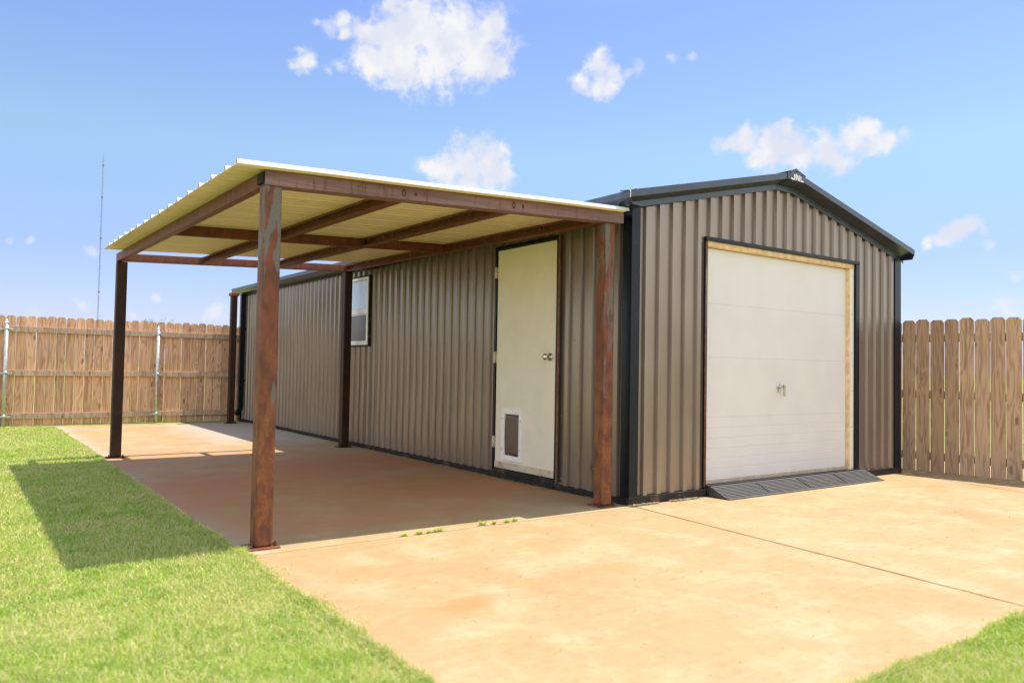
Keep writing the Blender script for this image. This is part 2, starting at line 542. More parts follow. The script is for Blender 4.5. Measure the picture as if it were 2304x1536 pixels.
def glass_mat(name, c, rough, coat=1.0):
    m, h = mat(name)
    n = h.noise(h.mapping(h.pos, (3, 3, 2)), 1.0, 4, 0.55)
    col = h.mix(h.smooth(n, 0.3, 0.7), tuple(x * 0.75 for x in c), c)
    setp(h, col, rough, 0.0, 1.0)
    h.bs.inputs['Coat Weight'].default_value = coat
    h.bs.inputs['Coat Roughness'].default_value = 0.03
    return m


M['pane_light'] = glass_mat('sky_toned_glass', (0.58, 0.66, 0.74), 0.15)  # sky reflection of the upper pane is put into its pale blue colour
M['pane_screen'] = glass_mat('insect_screen_glass', (0.12, 0.115, 0.11), 0.45, 0.25)
M['flap'] = glass_mat('amber_vinyl_flap', (0.11, 0.062, 0.032), 0.5, 0.05)
M['ramp'] = simple('black_rubber_ramp', (0.066, 0.062, 0.060), 0.6, 0, 0.12, 12, dirt=((0.13, 0.11, 0.09), 0.35), bstr=0.05)
M['mast'] = simple('mast_steel', (0.10, 0.11, 0.13), 0.5, 0.5)


def grass_mats():
    m, h = mat('lawn_blade')
    at = h.n('ShaderNodeAttribute', attribute_name='rnd')
    r = at.outputs['Fac']
    big = h.noise(h.pos, 1.5, 6, 0.65)
    med = h.noise(h.pos, 6.0, 4, 0.6)
    green = h.mix(h.smooth(med, 0.3, 0.7), (0.255, 0.43, 0.045), (0.48, 0.61, 0.10))
    dry = h.mix(r, (0.60, 0.56, 0.20), (0.75, 0.64, 0.34))
    k = h.math('MULTIPLY_ADD', big, 1.5, h.math('MULTIPLY_ADD', r, 0.75, -0.88), clamp=True)
    c = h.mix(h.smooth(k, 0.05, 0.42), green, dry)
    setp(h, c, 0.55, 0, 0.35)
    tr = h.n('ShaderNodeBsdfTranslucent')
    h.put(tr.inputs['Color'], h.mix(0.5, c, (0.50, 0.72, 0.08)))
    ms = h.n('ShaderNodeMixShader')
    ms.inputs[0].default_value = 0.35
    t = m.node_tree
    t.links.new(h.bs.outputs[0], ms.inputs[1])
    t.links.new(tr.outputs[0], ms.inputs[2])
    t.links.new(ms.outputs[0], t.nodes['Material Output'].inputs[0])
    g2, h = mat('lawn_thatch')
    f = h.noise(h.pos, 45, 5, 0.7)
    b2 = h.noise(h.pos, 1.3, 5, 0.6)
    c = h.mix(h.smooth(f, 0.35, 0.65), (0.16, 0.22, 0.045), (0.36, 0.36, 0.12))
    c = h.mix(h.math('MULTIPLY', h.smooth(b2, 0.45, 0.7), 0.6), c, (0.46, 0.40, 0.18))
    setp(h, c, 0.9, 0, 0.1, bump=f, bdist=0.02, bstr=0.8)
    return m, g2


M['blade'], M['thatch'] = grass_mats()
M['straw'] = simple('dry_clippings', (0.42, 0.33, 0.18), 0.8, 0, 0.3, 60)
M['leaf'] = simple('tree_leaf', (0.075, 0.105, 0.035), 0.6, 0, 0.4, 9)
M['bark'] = simple('tree_bark', (0.12, 0.09, 0.06), 0.9, 0, 0.3, 20)
M['dark_void'] = simple('dark_interior', (0.01, 0.01, 0.01), 0.9)

# ------------------------------------------------------------------ ground
GZ = -0.008
bm = BM()
S = 1500
box(bm, (-S, -S, GZ - 0.4), (S, S, GZ))
tag(obj('lawn_ground', bm, M['thatch']), 'flat ground of thin grass and thatch under the lawn', 'ground', kind='structure')


def slab(name, poly, m, label, z=0.0, wob=0.006):
    """poly: ccw outline; edges subdivided with a little wear"""
    pts = []
    n = len(poly)
    for i in range(n):
        a, b = Vector(poly[i]), Vector(poly[(i + 1) % n])
        L = (b - a).length
        k = max(1, int(L / 0.12))
        nrm = Vector((b.y - a.y, a.x - b.x)).normalized()
        for j in range(k):
            p = a + (b - a) * (j / k)
            if j: p = p + nrm * random.uniform(-wob, wob)
            pts.append(p)
    bm = BM()
    A = [bm.verts.new((p.x, p.y, z)) for p in pts]
    B = [bm.verts.new((p.x, p.y, z - 0.12)) for p in pts]
    cx = sum(p.x for p in pts) / len(pts)
    bm.faces.new(A)
    for i in range(len(pts)):
        j = (i + 1) % len(pts)
        bm.faces.new((B[i], B[j], A[j], A[i]))
    fixn(bm)
    o = obj(name, bm, m, bevel=0.006, seg=2)
    return tag(o, label, 'pavement', kind='structure')


JW = 0.010
slab('driveway', [(-2.9, -2.86), (-0.273 - JW, -2.86), (-0.003 - JW, -0.074), (-2.9, -0.118)], M['conc_drive'], 'sunlit orange stained driveway slab')
slab('driveway', [(-0.273 + JW, -2.86), (3.15, -2.86), (3.78, -0.3), (4.02, -0.05), (4.02, 0.06), (0.012, 0.002), (-0.003 + JW, -0.074)], M['conc_drive'], 'sunlit driveway slab before the garage door')
slab('driveway', [(3.165, -2.86), (6.3, -2.86), (4.9, 10.0), (4.03, 10.0), (4.035, -0.045), (3.79, -0.31)], M['conc_drive'], 'narrow slab strip along the plank fence')
slab('carport_floor', [(-2.9, -0.104), (-0.02, -0.058), (-0.02, 3.03), (-2.9, 3.10)], M['conc_port'], 'shaded reddish slab under the carport')
slab('carport_floor', [(-2.9, 3.112), (-0.02, 3.042), (-0.02, 6.2), (-2.9, 6.25)], M['conc_port'], 'middle carport slab')
slab('carport_floor', [(-2.9, 6.262), (-0.02, 6.212), (-0.02, 9.42), (-2.9, 9.42)], M['conc_port'], 'rear carport slab in sun')

bm = BM()
box(bm, (-2.89, -2.85, -0.12), (4.9, 9.4, -0.005))
tag(obj('joint_dirt', bm, simple('joint_dirt', (0.30, 0.145, 0.065), 0.9, 0, 0.3, 20)), 'rust coloured soil filling the slab joints', 'ground', kind='structure')

# ------------------------------------------------------------------ shed
WD, LN, HE, HR = 3.83, 9.80, 2.243, 2.70
XR = 1.85
shed = thing('metal_shed', 'tan ribbed metal shed with charcoal trim and a low gable roof', 'shed')


def gable(x):
    return HE + (HR - HE) * (1 - abs(x - XR) / (XR if x < XR else WD - XR))


def cladding(s0, s1, z0, ztop, openings, P, pitch=0.148, dep=0.025, phase=0.05):
    """ribbed sheet; P(s, d, z) -> point; openings (a, b, zlo, zhi)"""
    pts = []
    s = s0 + phase
    pts.append((s0, 0))
    while s < s1 - 0.06:
        pts += [(s, 0), (s + 0.010, dep), (s + 0.050, dep), (s + 0.060, 0)]
        s += pitch
    pts.append((s1, 0))
    def dat(q):
        for (a, da), (b, db) in zip(pts, pts[1:]):
            if a <= q <= b and b > a: return da + (db - da) * (q - a) / (b - a)
        return 0
    extra = []
    for a, b, _, _ in openings:
        for q in (a, b): extra.append((q, dat(q)))
    pts = sorted(set(pts + extra))
    bm = BM()
    for (a, da), (b, db) in zip(pts, pts[1:]):
        if b - a < 1e-5: continue
        mid = (a + b) / 2
        spans = [(z0, None)]
        for oa, ob, zl, zh in openings:
            if oa <= mid <= ob:
                spans = []
                if zl > z0 + 0.01: spans.append((z0, zl))
                spans.append((zh, None))
        for lo, hi in spans:
            # subdivide in height so screws dimples and dents can be made
            ha = ztop(a) if hi is None else hi
            hb = ztop(b) if hi is None else hi
            q = [bm.verts.new(P(a, da, lo)), bm.verts.new(P(b, db, lo)), bm.verts.new(P(b, db, hb)), bm.verts.new(P(a, da, ha))]
            bm.faces.new(q)
    bmesh.ops.remove_doubles(bm, verts=bm.verts[:], dist=1e-4)
    return bm


def copies(name, bm, m, parent, mats_, maxn=100):
    """the same small part many times: one object each, sharing a mesh"""
    first = None
    rest = []
    for k, mw in enumerate(mats_):
        if k >= maxn:
            rest.append(mw)
            continue
        if first is None:
            first = o = obj(name, bm, m, parent)
        else:
            o = first.copy()
            COL.objects.link(o)
            o.parent = parent
        o.matrix_local = mw
    if rest:
        b2 = bmesh.new()
        for mw in rest:
            t = bmesh.new()
            t.from_mesh(first.data)
            t.transform(mw)
            me = bpy.data.meshes.new('t')
            t.to_mesh(me)
            t.free()
            b2.from_mesh(me)
            bpy.data.meshes.remove(me)
        o = obj(name + 's', b2, m, parent)
        o['kind'] = 'stuff'


def facing(p, ax):
    q = Vector(ax).to_track_quat('Z', 'Y')
    return Matrix.Translation(Vector(p)) @ q.to_matrix().to_4x4()


def screw_bm(r=0.0085, h=0.006):
    b = bmesh.new()
    lathe(b, (0, 0, -0.001), (0, 0, 1), [(0, r), (0.002, r), (0.0022, r * .6), (h, r * .56)], 8)
    return b


Pf = lambda s, d, z: (s, -d, z)
Ps = lambda s, d, z: (-d, s, z)
Pr = lambda s, d, z: (WD + d, s, z)
Pb = lambda s, d, z: (s, LN + d, z)
GO = (0.835, 3.02, 0.0, 2.095)
WO = (4.54, 5.28, 1.26, 2.125)
DO = (0.86, 1.785, 0.0, 2.135)
obj('front_wall', cladding(0.06, WD - 0.05, 0.065, lambda x: gable(x) - 0.005, [GO], Pf, phase=0.055), M['panel'], shed)
obj('side_wall', cladding(0.05, LN - 0.05, 0.049, lambda x: HE, [DO, WO], Ps, phase=0.06), M['panel'], shed)
obj('side_wall', cladding(0.05, LN - 0.05, 0.049, lambda x: HE, [], Pr), M['panel'], shed)
obj('back_wall', cladding(0.06, WD - 0.05, 0.065, gable, [], Pb), M['panel'], shed)
bm = BM()
ro = []
x = 0.06 + 0.055 + 0.029 + 0.048
k = 0
while x < WD - 0.07:
    if not (GO[0] - 0.02 < x < GO[1] + 0.07): ro.append((x, 1.252, 0.0))
    if x < GO[0] or x > GO[1] + 0.07: ro.append((x, 0.09, 0.0))
    if k % 2 == 0: ro.append((x - 0.048, gable(x) - 0.02, 0.02))
    if GO[0] + 0.3 < x < GO[1] - 0.4: ro.append((x - 0.048, 2.26 + 0.02 * math.sin(x * 9), 0.02))
    x += 0.148
    k += 1
copies('wall_screw', screw_bm(), M['screw'], shed, [facing(Pf(a, d, z), (0, -1, 0)) for a, z, d in ro])
bm = BM()
ro = []
y = 0.06 + 0.06 + 0.10
k = 0
while y < LN - 0.1:
    ino = lambda o, z: o[0] - 0.03 < y < o[1] + 0.03 and o[2] < z < o[3]
    if not ino(DO, 1.25) and not (WO[0] - .03 < y < WO[1] + .03): ro.append((y, 1.252, 0.0))
    elif not ino(DO, 1.25): ro.append((y, 1.225, 0.0))
    if not ino(DO, .5): ro.append((y, 0.10, 0))
    for z in (0.62, 1.83):
        if (k * 7 + int(z)) % 4 == 0 and not ino(DO, z) and not ino(WO, z): ro.append((y, z, 0))
    y += 0.148
    k += 1
copies('wall_screw', screw_bm(), M['screw'], shed, [facing(Ps(a, d, z), (-1, 0, 0)) for a, z, d in ro])

# trims
T = 0.029
for (nm, fn) in (('left', 0),):
    bm = BM()
    prism(bm, [(-T, -T, 0.05), (0.062, -T, 0.05), (0.062, -0.003, 0.05), (-0.003, -0.003, 0.05), (-0.003, 0.07, 0.05), (-T, 0.07, 0.05)], (0, 0, HE - 0.03))
    fixn(bm)
    obj('corner_trim', bm, M['trim'], shed, bevel=0.003)
bm = BM()
prism(bm, [(WD + T, -T, 0.055), (WD + T, 0.09, 0.055), (WD + 0.003, 0.09, 0.055), (WD + 0.003, -0.003, 0.055), (WD - 0.09, -0.003, 0.055), (WD - 0.09, -T, 0.055)], (0, 0, HE - 0.03))
fixn(bm)
obj('corner_trim', bm, M['trim'], shed, bevel=0.003)
bm = BM()
prism(bm, [(-T, LN + T, 0.055), (-T, LN - 0.1, 0.055), (-0.003, LN - 0.1, 0.055), (-0.003, LN, 0.055), (0.1, LN, 0.055), (0.1, LN + T, 0.055)], (0, 0, HE - 0.03))
fixn(bm)
obj('corner_trim', bm, M['trim'], shed, bevel=0.003)
# base rail in pieces around the openings
bm = BM()
def baserail(a, b):
    box(bm, a, b)
baserail((-0.034, -0.034, 0.001), (GO[0] - 0.005, 0.0, 0.063))
obj('base_trim', bm, M['trim_dirty'], shed, bevel=0.004)
bm = BM()
baserail((3.06, -0.034, 0.001), (WD + 0.034, 0.0, 0.063))
obj('base_trim', bm, M['trim_dirty'], shed, bevel=0.004)
bm = BM()
box(bm, (-0.034, 0.003, 0.001), (-0.0, LN + 0.03, 0.048))
obj('base_trim', bm, M['trim_dirty'], shed, bevel=0.004)

# roof
RY0, RY1 = -0.15, LN + 0.10
XL, XRR = -0.18, WD + 0.07
ZE = 2.335       # top of roof edge at the eave (left)
ZP = 2.80
ZE2 = 2.31
for nm, xa, za in (('left', XL, ZE), ('right', XRR, ZE2)):
    bm = BM()
    n = int((RY1 - RY0) / 0.15)
    prof = []
    y = RY0 + 0.012
    prof.append((y, 0))
    yy = y + 0.08
    while yy < RY1 - 0.1:
        prof += [(yy, 0), (yy + 0.015, 0.014), (yy + 0.045, 0.014), (yy + 0.06, 0)]
        yy += 0.24
    prof.append((RY1 - 0.012, 0))
    inx = XL + 0.02 if nm == 'left' else XRR - 0.02
    A = [bm.verts.new((inx, q, za - 0.012 + d)) for q, d in prof]
    B = [bm.verts.new((XR, q, ZP - 0.012 + d)) for q, d in prof]
    for i in range(len(prof) - 1):
        bm.faces.new((A[i], A[i + 1], B[i + 1], B[i]))
    obj('roof_panel', bm, M['trim'], shed)


def rake(x0, z0, x1, z1, name):
    """boxed rake trim: front fascia, soffit back to the wall, return down the wall"""
    bm = BM()
    d = Vector((x1 - x0, 0, z1 - z0))
    h = 0.054
    # cross section in (y, z) about the roof edge top
    sec = [(RY0 + 0.10, 0.012), (RY0, 0.0), (RY0, -h), (-0.034, -h - 0.028), (-0.032, -h - 0.076), (-0.027, -h - 0.076), (-0.028, -h - 0.020), (RY0 + 0.006, -h + 0.008), (RY0 + 0.006, -0.006), (RY0 + 0.10, 0.004)]
    A = [bm.verts.new((x0, y, z0 + z)) for y, z in sec]
    B = [bm.verts.new((x1, y, z1 + z)) for y, z in sec]
    n = len(sec)
    for i in range(n):
        j = (i + 1) % n
        bm.faces.new((A[i], A[j], B[j], B[i]))
    bm.faces.new(A)
    bm.faces.new(B[::-1])
    fixn(bm)
    return obj(name, bm, M['soffit'], shed, bevel=0.002)


rake(XL, ZE, XR - 0.11, ZP - 0.028, 'rake_trim')
rake(XR + 0.11, ZP - 0.028, XRR, ZE2, 'rake_trim')
# ridge end piece, slightly proud, with a flat foot
bm = BM()
fy = RY0 - 0.006
hh = 0.062
out = [(XR - 0.125, ZP - 0.03), (XR - 0.125, ZP - 0.03 - hh + 0.006), (XR - 0.05, ZP - 0.03 - hh), (XR + 0.05, ZP - 0.03 - hh), (XR + 0.125, ZP - 0.03 - hh + 0.006), (XR + 0.125, ZP - 0.03), (XR + 0.03, ZP + 0.012), (XR, ZP + 0.025), (XR - 0.03, ZP + 0.012)]
prism(bm, [(x, fy, z) for x, z in out], (0, 0.02, 0))
prism(bm, [(XR - 0.112, fy + 0.022, ZP - 0.094), (XR - 0.112, -0.036, ZP - 0.116), (XR - 0.112, -0.036, ZP - 0.110), (XR - 0.112, fy + 0.022, ZP - 0.088)], (0.224, 0, 0))
box(bm, (XR - 0.112, -0.035, ZP - 0.162), (XR + 0.112, -0.029, ZP - 0.112))
fixn(bm)
ridge = obj('ridge_end_cap', bm, M['soffit'], shed, bevel=0.003)
bm = BM()
prism(bm, [(XR - 0.14, RY0 - 0.004, ZP - 0.03), (XR, RY0 - 0.004, ZP + 0.012), (XR + 0.14, RY0 - 0.004, ZP - 0.03), (XR + 0.14, RY0 - 0.004, ZP - 0.022), (XR, RY0 - 0.004, ZP + 0.020), (XR - 0.14, RY0 - 0.004, ZP - 0.022)], (0, RY1 - RY0, 0))
fixn(bm)
obj('ridge_cap', bm, M['trim'], shed)
# white lettering J N L on the end cap
bm = BM()
ly = fy - 0.003
zb_, zt_ = ZP - 0.085, ZP - 0.034
def stroke(p, q, w):
    p, q = Vector(p), Vector(q)
    d = (q - p).normalized()
    nn = Vector((-d.y, d.x)) * w / 2
    pts = [p - nn, q - nn, q + nn, p + nn]
    prism(bm, [(a.x, ly, a.y) for a in pts], (0, 0.0025, 0))
w = 0.0125
xx = XR - 0.072
stroke((xx + 0.038, zt_), (xx + 0.038, zb_ + 0.013), w)
stroke((xx + 0.041, zb_ + 0.013), (xx + 0.018, zb_ + 0.003), w)
stroke((xx + 0.020, zb_ + 0.003), (xx - 0.008, zb_ + 0.013), w)
xx = XR - 0.012
stroke((xx, zb_), (xx, zt_ + 0.007), w)
stroke((xx + 0.006, zt_ + 0.007), (xx + 0.038, zb_ + 0.003), w)
stroke((xx + 0.045, zb_ - 0.001), (xx + 0.045, zt_), w)
xx = XR + 0.058
stroke((xx, zt_ - 0.004), (xx, zb_ + 0.002), w)
stroke((xx - 0.005, zb_ + 0.003), (xx + 0.040, zb_ + 0.003), w)
fixn(bm)
obj('lettering', bm, M['letter'], ridge)
copies('rivet', screw_bm(.008, .008), M['dark_void'], ridge, [facing((XR + sx, fy, ZP + sz), (0, -1, 0)) for sx, sz in ((-0.09, -0.024), (0.0, -0.004), (0.075, -0.030))])

# eave trims along the sides
def eave(x0, xw, zt, name):
    bm = BM()
    s = 1 if x0 < xw else -1
    sec = [(x0 + 0.08 * s, zt + 0.022), (x0 + 0.012 * s, zt), (x0, zt - 0.012), (x0 + 0.004 * s, zt - 0.052), (x0 + 0.045 * s, zt - 0.100), (xw - 0.031 * s, zt - 0.104), (xw - 0.031 * s, zt - 0.098), (x0 + 0.048 * s, zt - 0.094), (x0 + 0.010 * s, zt - 0.050), (x0 + 0.006 * s, zt - 0.014), (x0 + 0.016 * s, zt - 0.006), (x0 + 0.08 * s, zt + 0.014)]
    A = [bm.verts.new((x, RY0 + 0.001, z)) for x, z in sec]
    B = [bm.verts.new((x, RY1, z)) for x, z in sec]
    n = len(sec)
    for i in range(n):
        j = (i + 1) % n
        bm.faces.new((A[i], A[j], B[j], B[i]))
    bm.faces.new(A); bm.faces.new(B[::-1])
    fixn(bm)
    return obj(name, bm, M['soffit'], shed)
eave(XL - 0.004, 0, ZE, 'eave_trim')
eave(XRR + 0.004, WD, ZE2, 'eave_trim')
copies('rivet', screw_bm(.0055, .004), M['screw_bright'], shed, [facing((XL + 0.012, RY0, ZE - 0.006 - i * 0.0085), (0, -1, 0)) for i in range(6)])
# wall strip under the side eave
bm = BM()
box(bm, (-0.025, 0.09, HE - 0.045), (-0.0215, LN - 0.1, HE - 0.016))
obj('eave_flashing', bm, M['trim'], shed)

# downspout at the far corner
bm = BM()
dy = 9.52
box(bm, (-0.115, dy, 0.24), (-0.032, dy + 0.085, ZE - 0.112))
prism(bm, [(-0.115, dy + 0.001, 0.235), (-0.032, dy + 0.001, 0.235), (-0.10, dy + 0.001, 0.10), (-0.17, dy + 0.001, 0.13)], (0, 0.083, 0))
for z in (0.7, 1.6): box(bm, (-0.12, dy - 0.004, z), (-0.02, dy + 0.089, z + 0.03))
fixn(bm)
obj('downspout', bm, M['trim'], shed, bevel=0.006)

# ------ walk door
door = obj('door', BM(), M['white_door'], shed)
bm = BM()
box(bm, (-0.018, 0.876, 0.088), (0.022, 1.766, 2.112))
bm.to_mesh(door.data); bm.free()
bv = door.modifiers.new('bevel', 'BEVEL'); bv.width = 0.003; bv.segments = 2
bm = BM()
box(bm, (-0.03, 1.772, 0.064), (0.02, 1.80, 2.14))
box(bm, (-0.03, 0.845, 2.118), (0.02, 1.801, 2.150))
box(bm, (-0.03, 0.846, 0.064), (0.02, 0.872, 2.117))
obj('door_frame', bm, M['trim'], shed, bevel=0.003)
bm = BM()
box(bm, (-0.036, 0.824, 0.064), (-0.0205, 0.843, 2.15))
obj('door_frame', bm, M['brown_strip'], shed, bevel=0.002)
bm = BM()
box(bm, (-0.05, 0.86, 0.001), (0.02, 1.785, 0.028))
box(bm, (-0.028, 0.86, 0.029), (0.02, 1.785, 0.082))
obj('threshold', bm, M['trim_dirty'], shed, bevel=0.004)
bm = BM()
prism(bm, [(-0.0185, 0.88, 0.152), (-0.024, 0.88, 0.148), (-0.026, 0.88, 0.096), (-0.0185, 0.88, 0.092)], (0, 0.882, 0))
for y in (1.66, 1.42, 1.18, 0.94): lathe(bm, (-0.024, y, 0.138), (-1, 0, 0), [(0, .007), (.003, .006)], 8, 1)
fixn(bm)
obj('door_sweep', bm, [M['sweep'], M['screw']], door)
bm = BM()
lathe(bm, (-0.018, 0.955, 1.115), (-1, 0, 0), [(0, .034), (.006, .034), (.011, .026), (.013, .013), (.032, .012), (.036, .018), (.045, .027), (.058, .030), (.066, .026), (.070, .015), (.071, .004)], 24)
obj('door_knob', bm, M['chrome'], door)
for z in (1.905, 1.11, 0.325):
    bm = BM()
    cyl(bm, (-0.030, 1.777, z - 0.05), (-0.030, 1.777, z + 0.05), 0.0075, n=10)
    cyl(bm, (-0.030, 1.777, z + 0.05), (-0.030, 1.777, z + 0.056), 0.009, n=10)
    box(bm, (-0.0335, 1.7725, z - 0.05), (-0.0305, 1.797, z + 0.05))
    box(bm, (-0.0225, 1.757, z - 0.05), (-0.0185, 1.775, z + 0.05))
    obj('hinge', bm, M['hinge'], door)
# pet door
bm = BM()
y0, y1, z0, z1, t = 1.338, 1.648, 0.172, 0.642, 0.036
fx = -0.034
def framebox(bm, X0, X1, y0, y1, z0, z1, t):
    box(bm, (X0, y0, z0), (X1, y0 + t, z1))
    box(bm, (X0, y1 - t, z0), (X1, y1, z1))
    box(bm, (X0, y0 + t, z0), (X1, y1 - t, z0 + t))
    box(bm, (X0, y0 + t, z1 - t), (X1, y1 - t, z1))
framebox(bm, -0.034, -0.0175, y0, y1, z0, z1, 0.034)
framebox(bm, -0.030, -0.0178, y0 + .033, y1 - .033, z0 + .033, z1 - .033, 0.012)
pet = obj('pet_door', bm, M['white_plastic'], door, bevel=0.002)
copies('screw', screw_bm(.006, .003), M['screw'], pet, [facing((-0.034, yy, zz), (-1, 0, 0)) for yy, zz in ((y0 + .014, z0 + .11), (y0 + .014, z1 - .10), (y1 - .014, z0 + .10), (y1 - .014, z1 - .09))])
bm = BM()
rows = []
ya, yb, za, zb2 = y0 + 0.047, y1 - 0.060, z0 + 0.05, z1 - 0.052
for i in range(13):
    v = i / 12
    z = za + (zb2 - za) * v
    row = []
    bul = 0.014 * math.sin(math.pi * v)
    for j in range(9):
        u = j / 8
        y = ya + (yb + bul - ya) * u
        row.append(bm.verts.new((-0.0200 - 0.006 * math.sin(u * 6) * (1 - v) - 0.003, y, z)))
    rows.append(row)
for i in range(12):
    for j in range(8):
        bm.faces.new((rows[i][j], rows[i][j + 1], rows[i + 1][j + 1], rows[i + 1][j])).smooth = True
fl = obj('flap', bm, M['flap'], pet)
sm = fl.modifiers.new('solid', 'SOLIDIFY'); sm.thickness = 0.003
bm = BM()
box(bm, (-0.0178, y0 + .044, z0 + .044), (-0.0182, y1 - .044, z1 - .044))
obj('flap_recess', bm, M['sweep'], pet)

# ------ window
win = obj('window', BM(), M['white_plastic'], shed)
bm = BM()
framebox(bm, -0.044, 0.02, 4.552, 5.262, 1.268, 2.115, 0.038)
box(bm, (-0.038, 4.591, 1.655), (0.0, 5.226, 1.722))
bm.to_mesh(win.data); bm.free()
bv = win.modifiers.new('bevel', 'BEVEL'); bv.width = 0.004; bv.segments = 2
bm = BM(); box(bm, (-0.018, 4.588, 1.721), (-0.012, 5.226, 2.080)); obj('pane', bm, M['pane_light'], win)
bm = BM(); box(bm, (-0.024, 4.588, 1.304), (-0.016, 5.226, 1.656)); obj('pane', bm, M['pane_screen'], win)
bm = BM(); framebox(bm, -0.028, -0.012, 4.592, 5.224, 1.308, 1.654, 0.013); obj('screen_frame', bm, M['white_plastic'], win)
bm = BM(); framebox(bm, -0.034, 0.02, 4.533, 5.281, 1.250, 2.133, 0.0175); obj('window_trim', bm, M['trim_dirty'], shed, bevel=0.003)

# ------ garage door and its opening
bm = BM()
box(bm, (0.815, -0.030, 2.092), (3.085, 0.02, 2.122))
obj('garage_header_trim', bm, M['trim'], shed, bevel=0.003)
bm = BM()
box(bm, (0.818, -0.026, 0.03), (0.836, 0.06, 2.090))
obj('garage_jamb_trim', bm, M['trim'], shed, bevel=0.003)
bm = BM()
box(bm, (3.022, -0.026, 0.03), (3.082, 0.02, 2.090))
obj('garage_jamb_trim', bm, M['trim'], shed, bevel=0.003)
bm = BM()
cyl(bm, (0.8155, -0.026, 0.08), (0.8155, -0.026, 2.08), 0.0065, n=8)
obj('garage_edge_strip', bm, M['brown_strip'], shed)
bm = BM()
box(bm, (0.837, -0.004, 2.048), (3.021, 0.10, 2.091))
prism(bm, [(0.837, -0.012, 2.06), (0.837, -0.004, 2.048), (0.837, 0.03, 2.044), (0.837, 0.03, 2.047), (0.837, -0.0045, 2.0605)], (2.18, 0, 0))
fixn(bm)
obj('garage_wood_head', bm, M['wood_jamb'], shed, bevel=0.004)
bm = BM()
box(bm, (2.948, 0.001, 0.065), (2.9565, 0.10, 2.043))
obj('garage_wood_stop', bm, M['wood_jamb'], shed, bevel=0.004)
bm = BM()
box(bm, (2.958, -0.002, 0.065), (3.021, 0.10, 2.047), 0)
for z in (0.1, 0.5, 0.85, 1.22, 1.6, 1.98): lathe(bm, (2.99, -0.002, z), (0, -1, 0), [(0, .006), (.002, .005)], 8, 1)
obj('garage_painted_jamb', bm, [M['white_door'], M['screw']], shed, bevel=0.003)
gd = thing('garage_door', None, None, (0, 0, 0)); gd.parent = shed
del gd
for o in list(shed.children):
    if o.name.startswith('garage_door') and o.type == 'EMPTY': bpy.data.objects.remove(o)
GY = 0.038
zs = [0.128, 0.634, 1.134, 1.580, 2.043]
gdo = obj('garage_door', BM(), M['garage'], shed)
bm = BM()
box(bm, (0.838, GY + 0.0025, 0.10), (2.946, GY + 0.045, 2.043))
bm.to_mesh(gdo.data); bm.free()
for i in range(4):
    bm = BM()
    a, b = zs[i] + 0.0016, zs[i + 1] - 0.0016
    if i == 0:
        # bottom panel: pressed horizontal reveals
        zz = [a]
        pts = []
        lines = [0.205, 0.290, 0.375, 0.460, 0.545]
        prof = [(GY + 0.010, a), (GY, a + 0.002)]
        for L in lines:
            prof += [(GY, L - 0.004), (GY + 0.004, L), (GY, L + 0.004)]
        prof += [(GY, b - 0.002), (GY + 0.010, b)]
    else:
        prof = [(GY + 0.010, a), (GY, a + 0.003), (GY, b - 0.003), (GY + 0.010, b)]
    A = [bm.verts.new((0.840, y, z)) for y, z in prof]
    B = [bm.verts.new((2.9465, y, z)) for y, z in prof]
    for k in range(len(prof) - 1):
        bm.faces.new((A[k], B[k], B[k + 1], A[k + 1]))
    fixn(bm)
    obj('door_panel', bm, M['garage'], gdo)
bm = BM()
cx, cz = 1.885, 0.89
lathe(bm, (cx - 0.012, GY, cz), (0, -1, 0), [(0, .030), (.004, .030), (.006, .026), (.007, .016), (.022, .015), (.030, .018), (.034, .012)], 18)
box(bm, (cx + 0.008, GY - 0.052, cz - 0.085), (cx + 0.022, GY - 0.034, cz + 0.02))
box(bm, (cx - 0.02, GY - 0.048, cz - 0.012), (cx + 0.022, GY - 0.030, cz + 0.012))
box(bm, (cx - 0.022, GY - 0.020, cz - 0.05), (cx - 0.006, GY - 0.006, cz - 0.015))
obj('lock_handle', bm, M['chrome'], gdo, bevel=0.003)
bm = BM()
prism(bm, [(0.84, GY - 0.01, 0.118), (0.84, GY + 0.03, 0.127), (0.84, GY + 0.03, 0.088), (0.84, GY - 0.006, 0.088)], (2.106, 0, 0))
fixn(bm)
obj('bottom_seal', bm, M['sweep'], gdo)
bm = BM()
box(bm, (0.84, -0.02, 0.001), (3.02, 0.12, 0.086))
obj('garage_sill', bm, M['ramp'], shed, bevel=0.004)
bm = BM()
box(bm, (0.842, -0.044, 0.002), (3.08, -0.022, 0.092))
obj('garage_sill', bm, M['seal'], shed, bevel=0.003)
# inner lining so nothing shows through gaps
bm = BM()
box(bm, (0.05, 0.16, 0.07), (WD - 0.06, LN - 0.1, 2.2))
obj('inner_lining', bm, M['dark_void'], shed)

